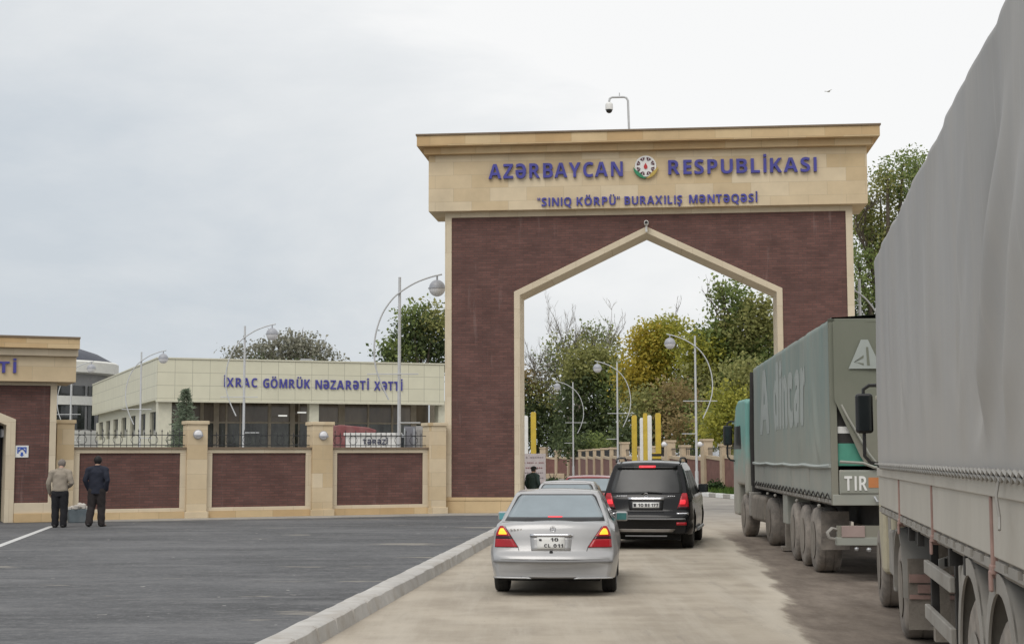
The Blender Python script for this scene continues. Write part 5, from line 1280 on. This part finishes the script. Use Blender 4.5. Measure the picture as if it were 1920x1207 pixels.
# ---- green truck
h2 = R(3.95); d2 = Vector((math.sin(h2), math.cos(h2), 0)); r2 = Vector((math.cos(h2), -math.sin(h2), 0))
P2 = Vector(((1556 - 960) / F * 22.2, 22.2, 0)) + r2 * 1.25
t2 = thing('semi_truck', 'teal semi truck with a faded grey green tarpaulin trailer at the right pier', 'truck', P2, -h2)
L2 = 12.4
dx2 = trailer(t2, L2, 1.20, 1.72, 3.92, M['tarp_green'], M['board_green'], .8, 3, [2.6, 5.2, 7.6, 10.0], [(1.2, .55, .16, .05, 1.6, 3.2), (1.7, .6, .2, -.03, 1.6, 3.0), (3.6, .2, .3, .02, 1.7, 3.4)])
b = MB(); b.tube([(-1.27, L2 * i / 20, 1.72 - .02 * math.sin(math.pi * (i % 5) / 5)) for i in range(21)], .035, 6); b.build('hem_rope', M['fadedwhite'], t2, smooth=60)
b = MB(); n = 46
b.tube([(-1.285, L2 * i / n, 1.26 + (.05 if i % 2 else -.035)) for i in range(n + 1)], .012, 4); b.build('lashing_rope', M['chassis'], t2)
# faded lettering on its side, front to rear
b = MB(); yA, yB = 10.9, 5.1
def ltext(s, y0, y1, z, cap, bold=.03): text(b, s, y0, y1, z, cap, -1.2555, .002, face='left', bold=bold)
ltext('A', 10.8, 8.9, 2.40, 1.25); ltext('dincar', 7.9, 2.9, 2.44, 1.15)
lt = b.build('lettering', M['fadedwhite'], t2)
for v in lt.data.vertices: v.co.x -= dx2(v.co.y, v.co.z)
# rear end
b = MB(); b.box(-1.26, -1.16, -.04, .06, 1.14, 3.9).box(1.16, 1.26, -.04, .06, 1.14, 3.9).box(-1.26, 1.26, -.04, .06, 3.84, 3.9); b.build('rear_frame', M['tarp_olive'], t2, bevel=.01)
def flap(u, v):
    x = -1.2 + 2.4 * u; z1 = 3.86
    zlow = 1.77 if x > -.80 else 1.77 + (-.80 - x) / .40 * .92
    z = zlow + (z1 - zlow) * v; return (x, -.055 - .02 * math.sin(x * 5 + z * 2) - .03 * math.exp(-((x + .9 - (z - 1.8) * -.3) / .15) ** 2) * (1 - v), z)
b = MB(); b.grid(flap, 40, 30); fp_ = b.build('rear_flap', M['tarp_olive'], t2, smooth=60)
b = MB(); b.box(-1.15, 1.15, .02, .05, 1.72, 2.05); b.build('tail_panel', M['tealpanel'], t2)
b = MB(); b.box(-1.15, 1.15, .02, .05, 2.05, 2.20).box(-1.15, 1.15, .02, .05, 2.30, 3.8); b.split('load', M['chassis'], t2)
b = MB(); b.box(-1.15, 1.15, .015, .05, 2.20, 2.30); b.build('load_strap', M['white'], t2)
b = MB(); b.tube([(-1.14, -.09 + .02, 1.78), (-.8, -.08, 1.76), (-.65, -.1, 1.70), (-.4, -.1, 1.67), (.3, -.1, 1.70), (1.1, -.1, 1.70)], .025, 6); b.tube([(-1.1, -.07, 2.62), (-1.02, -.09, 2.45), (-.72, -.11, 1.9), (-.6, -.12, 1.74)], .018, 6); b.build('lashing_rope', M['board_green'], t2)
b = MB(); b.box(-1.15, 1.15, -.06, .0, 1.30, 1.66); tb_ = b.build('tailboard', M['board_green'], t2, bevel=.015)
b = MB(); b.box(-1.13, -.22, -.068, -.06, 1.325, 1.63); b.build('sign_plate', M['tarp_green'], t2)
b = MB(); text(b, 'TIR', -1.08, -.75, 1.36, .21, -.0685, .012, bold=.02); b.build('lettering', M['white'], t2)
b = MB(); b.box(-.73, -.28, -.073, -.068, 1.40, 1.55); b.build('hazard_plate', M['orange'], t2)
b = MB(); b.box(-1.25, 1.25, -.05, .0, 1.14, 1.30); b.build('tail_rail', M['board_green'], t2, bevel=.01)
b = MB(); b.box(-.2, 1.15, -.075, -.0605, 1.145, 1.40); b.build('tail_panel', M['tealpanel'], t2)
b = MB(); b.tube([(-.65, -.09, 1.27), (-.62, -.13, 1.2), (-.5, -.13, 1.2), (-.47, -.09, 1.27)], .02, 6); b.build('latch', M['steel'], t2)
# triangle mark on the flap
b = MB(); tx, tz = -.745, 3.15
for pth in ([(-.24, 0), (.24, 0), (.05, .43), (-.05, .43)],): b.prism([(tx + p[0], tz + p[1]) for p in pth], 'y', -.10, -.085)
b.build('triangle_mark', M['fadedwhite'], t2)
b = MB(); b.prism([(tx + .03, tz + .05), (tx + .07, tz + .05), (tx + .05, tz + .32), (tx + .02, tz + .32)], 'y', -.106, -.10); b.prism([(tx - .16, tz + .10), (tx - .02, tz + .16), (tx - .02, tz + .20), (tx - .11, tz + .12)], 'y', -.106, -.10); b.prism([(tx - .16, tz + .10), (tx - .11, tz + .09), (tx - .02, tz + .05), (tx - .02, tz + .08)], 'y', -.106, -.10); b.build('triangle_symbol', M['tarp_olive'], t2)
# underrun bar, lamps, hook
b = MB(); b.box(-1.2, 1.2, .05, .18, .55, .67); b.build('underrun_bar', M['board_green'], t2, bevel=.01)
b = MB(); b.box(-1.18, 1.18, .07, .16, .67, .84); b.build('lamp_carrier', M['tarp_olive'], t2)
b = MB(); b.box(-1.12, -.78, .04, .07, .67, .84); b.build('number_plate', M['pinkplate'], t2, bevel=.008)
b = MB(); b.box(.35, .8, .02, .07, .78, .92); b.build('tail_lamp', M['bluegrey'], t2, bevel=.01)
b = MB(); b.box(.35, .62, .06, .12, .92, 1.14).box(-.5, -.42, .06, .12, .84, 1.14); b.split('bracket', M['board_green'], t2)
b = MB(); b.tube([(-1.18, .1, .78), (-1.26, .05, .80), (-1.33, .02, .74), (-1.31, .0, .66), (-1.22, .02, .64)], .028, 6); b.build('hook', M['palemud'], t2, smooth=60)
b = MB(); b.ball((-.9, .1, .50), .035, 8).ball((-.72, .1, .49), .04, 8); b.split('bolt', M['steel'], t2)
for y in (2.3, 3.7, 5.1):
    for lf in (True, False): wheel(t2, -1.24 if lf else 1.24, y, .52, .40, 'dustrubber', lf)
    b = MB(); b.tube([(-1.0, y, .52), (1.0, y, .52)], .08, 8); b.build('axle', M['chassis'], t2)
for sx in (-1, 1):
    b = MB(); q0, q1 = sorted((sx * 1.22, sx * .78)); b.box(q0, q1, 1.52, 1.55, .40, 1.0); b.build('mud_flap', M['dustrubber'], t2)
b = MB(); b.box(-1.2, -.75, 6.4, 7.1, .58, 1.14); b.build('tool_box', M['board_green'], t2, bevel=.02)
b = MB(); b.box(-1.1, -.95, 7.5, 7.7, .1, 1.1).box(.95, 1.1, 7.5, 7.7, .1, 1.1).box(-1.18, -.87, 7.4, 7.8, .04, .1); b.split('landing_leg', M['mudgrey'], t2)
b = MB()
for y in (1.4, 4.3, 7.9, 9.4): b.ball((-1.26, y, 1.09), .032, 8)
b.split('marker_lamp', M['palemud'], t2)
tractor(t2, 9.75, R(3.4), M['teal'], 1.22, 3.65, 3.15, 3.22)

# ---- grey truck alongside the viewer
h1 = math.atan((1450 - 960) / F); d1 = Vector((math.sin(h1), math.cos(h1), 0)); r1 = Vector((math.cos(h1), -math.sin(h1), 0))
L1 = 13.0
P1 = Vector((4.0, 16.4, 0)) - d1 * L1 + r1 * 1.25
t1 = thing('semi_truck', 'semi truck with a huge grey tarpaulin trailer and beige sideboards alongside the road', 'truck', P1, -h1)
trailer(t1, L1, 1.30, 1.745, 4.06, M['tarp_grey'], M['board_grey'], 1.0, 8, [1.3, 4.34, 7.37, 10.26],
    [(4.5, -.62, .16, .085, 1.85, 3.75), (4.98, -.62, .15, -.06, 1.85, 3.7), (3.7, -.6, .2, .06, 1.8, 3.6), (5.5, -.4, .16, .03, 1.85, 3.2), (6.9, -.10, .25, .03, 2.2, 3.9), (9.2, .05, .09, .04, 2.0, 3.6), (9.8, .02, .06, -.03, 2.0, 3.8), (10.6, .03, .05, .03, 2.4, 4.0), (8.7, -.03, .05, .025, 2.3, 4.0), (11.2, .0, .08, .016, 1.9, 3.9), (5.3, .9, .28, .04, 1.8, 2.5), (7.6, .3, .2, .014, 1.9, 3.2), (8.3, -.15, .1, .014, 2.4, 3.9), (5.9, -.5, .10, .02, 2.2, 4.0)])
# laced rope and hem strip above the boards
b = MB(); b.box(-1.268, -1.25, 0, L1, 1.645, 1.735); b.build('hem_strip', M['board_grey'], t1, bevel=.006)
b = MB(); b.box(-1.262, -1.25, 0, L1, 1.737, 1.775); b.build('lacing_gap', M['chassis'], t1)
b = MB(); n = 72
for ph_ in (0, 1): b.tube([(-1.29 - .012 * ((i + ph_) % 2), L1 * .93 * i / n, 1.755 + (.028 if (i + ph_) % 2 else -.022)) for i in range(n + 1)], .011, 5)
b.tube([(-1.285, 0, 1.775), (-1.285, L1, 1.775)], .008, 4)
b.tube([(-1.29, 3.75, 1.76), (-1.31, 3.74, 1.66), (-1.30, 3.72, 1.56), (-1.31, 3.66, 1.50)], .008, 5); b.build('lashing_rope', M['rope'], t1)
for y in (1.3, 4.34, 7.37, 10.26):
    b = MB(); b.box(-1.262, -1.20, y - .022, y + .022, 1.22, 1.645).box(-1.268, -1.2, y - .05, y + .05, 1.24, 1.29).box(-1.275, -1.255, y - .03, y + .03, 1.15, 1.26); b.build('stanchion', M['rust'], t1, bevel=.008)
b = MB()
for y in (2.1, 3.2, 5.6, 6.4, 8.6, 9.4): b.box(-1.25, -1.2, y - .04, y + .04, 1.14, 1.25)
b.split('hook', M['chassis'], t1)
for i, y in enumerate((5.45, 4.22, 2.99)):
    for lf in (True, False): wheel(t1, -1.21 if lf else 1.21, y, .52, .40, 'dustrubber', lf, 'palemud')
    b = MB(); b.tube([(-1.0, y, .52), (1.0, y, .52)], .08, 8); b.build('axle', M['chassis'], t1)
    for sx in (-1, 1):
        b = MB(); q0, q1 = sorted((sx * 1.24, sx * .80)); nn = 18
        ri, ro = .57, .605
        po = [(y + ro * math.cos(math.pi * (-.06 + 1.12 * k / nn)), .60 + ro * 1.08 * math.sin(math.pi * (-.06 + 1.12 * k / nn))) for k in range(nn + 1)]
        pi_ = [(y + ri * math.cos(math.pi * (-.06 + 1.12 * k / nn)), .60 + ri * 1.08 * math.sin(math.pi * (-.06 + 1.12 * k / nn))) for k in range(nn, -1, -1)]
        b.prism(po + pi_, 'x', q0, q1)
        lip = [(y + (ri - .06) * math.cos(math.pi * (-.06 + 1.12 * k / nn)), .60 + (ri - .06) * 1.08 * math.sin(math.pi * (-.06 + 1.12 * k / nn))) for k in range(nn, -1, -1)]
        e0, e1 = sorted((sx * 1.245, sx * 1.23)); b.prism(po + lip, 'x', e0, e1)
        b.build('mudguard', M['palemud'], t1, smooth=40)
b = MB(); b.box(-1.22, -.82, 6.12, 6.16, .45, 1.16); b.build('mud_flap', M['palemud'], t1, bevel=.01)
# side guard
b = MB(); b.box(-1.23, -1.19, 6.6, 8.35, .945, 1.05); b.build('guard_rail', M['palemud'], t1, bevel=.008)
b = MB(); b.box(-1.23, -1.19, 6.6, 8.35, .60, .71); b.build('guard_rail', M['palemud'], t1, bevel=.008)
b = MB(); b.box(-1.19, -1.13, 6.6, 6.68, .55, 1.28).box(-1.19, -1.13, 8.2, 8.28, .55, 1.28); b.split('guard_post', M['chassis'], t1, bevel=.006)
b = MB(); b.prism([(-1.16, 1.0), (-.75, 1.14), (-.75, 1.22), (-1.16, 1.08)], 'y', 7.9, 7.94); gb_ = b.build('bracket', M['palemud'], t1)
b = MB()
for i in range(7): b.box(-1.12 + i * .055, -1.10 + i * .055, 7.894, 7.902, 1.03 + i * .019, 1.09 + i * .019)
b.split('slot', M['chassis'], gb_)
b = MB(); b.box(-1.1, -.98, 8.9, 9.05, .35, 1.28).box(.98, 1.1, 8.9, 9.05, .35, 1.28); b.split('landing_leg', M['mudgrey'], t1)
X1 = tractor(t1, 12.2, R(.0), M['cream_cab'], 1.10, 3.3, 1.0, 3.1, True, 'palemud')
# drive wheel mudguard and the caked rear of the tractor
b = MB(); b.x = X1; nn = 14
for sx in (-1, 1):
    q0, q1 = sorted((sx * 1.13, sx * .50))
    po = [(.62 * math.cos(math.pi * (-.02 + 1.04 * k / nn)), .5 + .62 * math.sin(math.pi * (-.02 + 1.04 * k / nn))) for k in range(nn + 1)]; pq = [(.59 * math.cos(math.pi * (-.02 + 1.04 * k / nn)), .5 + .59 * math.sin(math.pi * (-.02 + 1.04 * k / nn))) for k in range(nn, -1, -1)]
    b.prism(po + pq, 'x', q0, q1)
b.split('mudguard', M['palemud'], t1, smooth=40)
b = MB(); b.x = X1; b.box(-1.09, -.5, -.70, -.66, .16, .85).box(.5, 1.09, -.70, -.66, .16, .85); b.split('mud_flap', M['mudgrey'], t1)
b = MB(); b.x = X1; b.box(-1.08, -.52, -.73, -.70, .62, .70).box(-1.08, -.52, -.73, -.70, .46, .50).box(-1.0, -.62, -.75, -.70, .52, .60); b.split('tail_lamp', M['rust'], t1)
b = MB(); b.x = X1; b.box(-1.12, -1.0, .85, 1.35, .55, 1.05).box(-1.1, -.9, 1.5, 1.7, .9, 1.4); b.split('side_panel', M['palemud'], t1, bevel=.03)
# ------------------------------------------------------------------ people
def remesh(mb, name, m, parent, vox, sm=2):
    o = mb.build('tmp', m, None); md = o.modifiers.new('r', 'REMESH'); md.mode = 'VOXEL'; md.voxel_size = vox
    s_ = o.modifiers.new('s', 'SMOOTH'); s_.iterations = sm; s_.factor = .5
    dg = bpy.context.evaluated_depsgraph_get(); me = bpy.data.meshes.new_from_object(o.evaluated_get(dg)); me.name = name
    C.objects.unlink(o); bpy.data.objects.remove(o)
    me.materials.clear(); me.materials.append(m); me.polygons.foreach_set('use_smooth', [True] * len(me.polygons))
    q = bpy.data.objects.new(name, me); C.objects.link(q); q.parent = parent; return q
def limb(b, pts, rs, sq=(1, 1), n=14):
    b.tube(pts, rs, n, True, sq)
    for p, r in ((pts[0], rs[0]), (pts[-1], rs[-1])): b.ball(p, r * .98, 10)
def arm_pts(sg, sh, el, wr): return [(sg * sh[0], sh[1], sh[2]), (sg * el[0], el[1], el[2]), (sg * wr[0], wr[1], wr[2])]
def person(label, p, rz, k, jm, tm, hairm, arms, legs, lean=0.0, jlen=.80, cap=None, bald=False, group=None, headturn=(0, 0)):
    """figure 1.75 m tall times k; faces +y. arms/legs: joint tables for left (-1) and right (+1)"""
    t = thing('person', label, 'person', p, rz, group); t.scale = (k * 1.07, k, k)
    hz = 1.60; hx, hy = headturn
    # the continuous body
    b = MB()
    head = Vector((hx, .03 + hy + lean, hz))
    b.ball(head, .088, 16, (.86, 1.02, 1.22)); b.ball(head + Vector((0, .03, -.06)), .06, 12, (.85, 1, .9))
    b.ball(head + Vector((0, .093, -.01)), .017, 8, (.8, 1, 1.5))
    for sg in (-1, 1):
        b.ball(head + Vector((sg * .078, -.005, -.005)), .028, 8, (.4, .8, 1.1)); b.ball(head + Vector((sg * .03, .078, .022)), .014, 8)
    b.ball(head + Vector((0, .082, -.052)), .02, 8, (1.3, .6, .5))
    b.tube([(0, lean * .7, 1.40), (hx * .7, .0 + lean + hy * .7, 1.54)], [.064, .056], 12)
    b.tube([(0, 0, .86), (0, .0, .98), (0, lean * .2, 1.14), (0, lean * .5, 1.32), (0, lean * .7, 1.42)], [.15, .145, .15, .165, .09], 18, True, (1.05, .66))
    for sg in (-1, 1):
        sh, el, wr = arms[sg]; limb(b, arm_pts(sg, sh, el, wr), [.052, .043, .032])
        W_, E_ = Vector(arm_pts(sg, sh, el, wr)[2]), Vector(arm_pts(sg, sh, el, wr)[1]); d = (W_ - E_).normalized()
        sd = Vector((-sg, 0, 0)) if abs(d.x) < .8 else Vector((0, 1, 0)); nrm = d.cross(sd).normalized(); sd = nrm.cross(d).normalized()
        side = nrm                                                # across the palm
        b.tube([tuple(W_ - d * .01), tuple(W_ + d * .05), tuple(W_ + d * .09)], [.026, .036, .034], 10, True, (1, .55))
        for i, (o_, ln) in enumerate(((-.028, .062), (-.010, .074), (.010, .070), (.028, .054))):
            q = W_ + d * .085 + side * o_; curl = sd * .022
            b.tube([tuple(q), tuple(q + d * ln * .5 + curl * .35), tuple(q + d * ln * .9 + curl * 1.3)], [.010, .0095, .008], 7)
        q = W_ + d * .03 - side * .03; b.tube([tuple(q), tuple(q - side * .022 + d * .025 + sd * .006), tuple(q - side * .026 + d * .055 + sd * .016)], [.012, .011, .009], 7)
        hp, kn_, an, toe = legs[sg]
        limb(b, [(sg * hp[0], hp[1], hp[2]), (sg * kn_[0], kn_[1], kn_[2]), (sg * an[0], an[1], an[2])], [.082, .056, .040])
        A = Vector((sg * an[0], an[1], an[2])); b.tube([tuple(A + Vector((0, -.05, -.04))), tuple(A + Vector((0, .08, -.045))), tuple(A + Vector((sg * toe[0], toe[1], -.05)))], [.04, .042, .03], 10, True, (1.05, .7))
    remesh(b, 'body', M['skin'], t, .011, 3)
    # jacket
    b = MB(); z0 = jlen
    b.tube([(0, .0, z0), (0, .0, z0 + .05), (0, 0, 1.0), (0, lean * .25, 1.16), (0, lean * .5, 1.32), (0, lean * .65, 1.41), (0, lean * .75, 1.47)], [.188, .19, .18, .185, .192, .15, .075], 22, True, (1.0, .66))
    for sg in (-1, 1):
        sh, el, wr = arms[sg]; a_ = arm_pts(sg, sh, el, wr); b.tube([(sg * .08, lean * .6, 1.40), a_[0]], [.085, .078], 14)
        wv = Vector(a_[2]); ev = Vector(a_[1]); m_ = (Vector(a_[0]) + ev) / 2 + Vector((0, -.008, 0))
        limb(b, [a_[0], tuple(m_), tuple(ev), tuple((ev + wv) / 2 + Vector((0, -.006, -.004))), tuple(wv)], [.074, .067, .058, .055, .047])
    b.tube([(0, lean * .7, 1.42), (0, lean * .82, 1.50)], [.092, .076], 16)
    jk = remesh(b, 'jacket', jm, t, .013, 3)
    for v in jk.data.vertices:                                    # cloth folds
        x, y, z = v.co; f = .004 * math.sin(z * 21 + x * 9 + math.sin(y * 9) * 2) + .002 * math.sin(z * 37 - x * 28); v.co += v.normal * f
    # trousers
    b = MB(); b.tube([(0, 0, .78), (0, 0, .90), (0, 0, 1.0)], [.168, .172, .16], 18, True, (1.02, .68))
    for sg in (-1, 1):
        hp, kn_, an, toe = legs[sg]; H_, K_, A_ = (Vector((sg * q[0], q[1], q[2])) for q in (hp, kn_, an))
        limb(b, [tuple(H_), tuple((H_ + K_) / 2), tuple(K_), tuple((K_ + A_) / 2 + Vector((0, -.012, 0))), tuple(A_ + Vector((0, 0, -.01)))], [.112, .104, .092, .088, .084])
    tr_ = remesh(b, 'trousers', tm, t, .013, 3)
    for v in tr_.data.vertices:
        x, y, z = v.co; v.co += v.normal * (.005 * math.sin(z * 30 + x * 40) * (1.2 - z))
    for sg in (-1, 1):
        hp, kn_, an, toe = legs[sg]; A = Vector((sg * an[0], an[1], an[2]))
        b = MB(); b.tube([tuple(A + Vector((0, -.075, -.05))), tuple(A + Vector((0, -.03, -.038))), tuple(A + Vector((0, .08, -.048))), tuple(A + Vector((sg * toe[0], toe[1] + .03, -.058)))], [.036, .052, .050, .030], 14, True, (1.0, .78))
        b.tube([tuple(A + Vector((0, -.01, -.03))), tuple(A + Vector((0, -.01, .02)))], [.05, .046], 12); remesh(b, 'shoe', M['shoe'], t, .012, 2)
    # hair / cap
    b = MB()
    if cap is None:
        b.ball(head + Vector((0, -.012, .022)), .102, 16, (.92, 1.0, 1.06)); b.ball(head + Vector((0, -.035, -.04)), .075, 12, (.98, .8, .8))
        if not bald: b.ball(head + Vector((0, .02, .065)), .075, 12, (.95, 1.1, .7))
    else:
        b.ball(head + Vector((0, -.02, -.015)), .088, 14, (.92, .98, .85))
    hr = remesh(b, 'hair', hairm, t, .010, 2)
    if not cap:
        hd = Vector((head.x, head.y, 0))
        bm = bmesh.new(); bm.from_mesh(hr.data)                   # keep the face clear
        dl = [v for v in bm.verts if v.co.y > head.y + .055 and v.co.z < head.z + .075]; bmesh.ops.delete(bm, geom=dl, context='VERTS'); bm.to_mesh(hr.data); bm.free()
    else:
        b = MB(); b.ball(head + Vector((0, -.005, .045)), .106, 16, (.92, 1.02, .72)); b.tube([tuple(head + Vector((0, .04, .03))), tuple(head + Vector((0, .175, .015)))], [.075, .055], 14, True, (1, .14)); remesh(b, 'cap', cap, t, .010, 1)
    return t
M['skin'] = mat('skin', (.42, .26, .19), .55, var=.06)
M['shoe'] = mat('black_shoe_leather', (.014, .013, .013), .4)
M['beige_cloth'] = mat('beige_jacket_cloth', (.30, .26, .21), .9, var=.12, scale=8, bump=.2)
M['navy'] = mat('navy_jacket_cloth', (.013, .016, .030), .85, var=.15, scale=8, bump=.2)
M['blackcloth'] = mat('black_trouser_cloth', (.010, .010, .013), .9, var=.15, scale=8)
M['dkcloth'] = mat('dark_brown_trouser_cloth', (.024, .019, .019), .9, var=.2, scale=8)
M['greyhair'] = mat('grey_hair', (.20, .175, .155), .9, var=.25, scale=30); M['blackhair'] = mat('black_hair', (.008, .007, .007), .7, var=.2)
M['capcloth'] = mat('black_cap_cloth', (.012, .012, .013), .9); M['bottle'] = mat('bottle_green_jacket', (.012, .030, .026), .75, var=.3, scale=4)
st = {1: ((.095, 0, .88), (.10, .01, .47), (.095, -.01, .085), (.02, .16)), -1: ((.095, 0, .88), (.105, .02, .47), (.10, .01, .085), (.03, .16))}
G1 = G(111, 988.5, .15); G2 = G(180, 987, .15)
person('grey haired man in a beige jacket and black trousers walking away along the plaza', G1, R(4), .985, M['beige_cloth'], M['blackcloth'], M['greyhair'],
    {-1: ((.20, 0, 1.38), (.275, -.02, 1.10), (.262, .10, .87)), 1: ((.20, 0, 1.38), (.275, -.05, 1.12), (.17, .17, 1.03))}, st, lean=.06, jlen=.91, bald=True, headturn=(.0, .05))
wk = {1: ((.095, 0, .88), (.10, .05, .47), (.115, .02, .085), (.04, .16)), -1: ((.095, 0, .88), (.115, -.01, .47), (.125, -.14, .10), (.05, .15))}
person('dark haired man in a navy jacket with his hands in his pockets', G2, R(-3), 1.03, M['navy'], M['dkcloth'], M['blackhair'],
    {-1: ((.20, 0, 1.385), (.258, -.06, 1.12), (.205, .05, .90)), 1: ((.20, 0, 1.385), (.262, -.07, 1.12), (.210, .04, .90))}, wk, lean=.02, jlen=.80)
pO_ = at(999, 858, 47.5)
person('officer in a black cap and dark green jacket standing by the white notice board', (pO_.x, 47.5, 0), R(-42), .925, M['bottle'], M['blackcloth'], M['blackhair'],
    {-1: ((.20, 0, 1.38), (.27, -.02, 1.10), (.22, .10, .90)), 1: ((.20, 0, 1.38), (.27, -.03, 1.10), (.20, .14, .92))}, st, lean=.02, jlen=.82, cap=M['capcloth'])
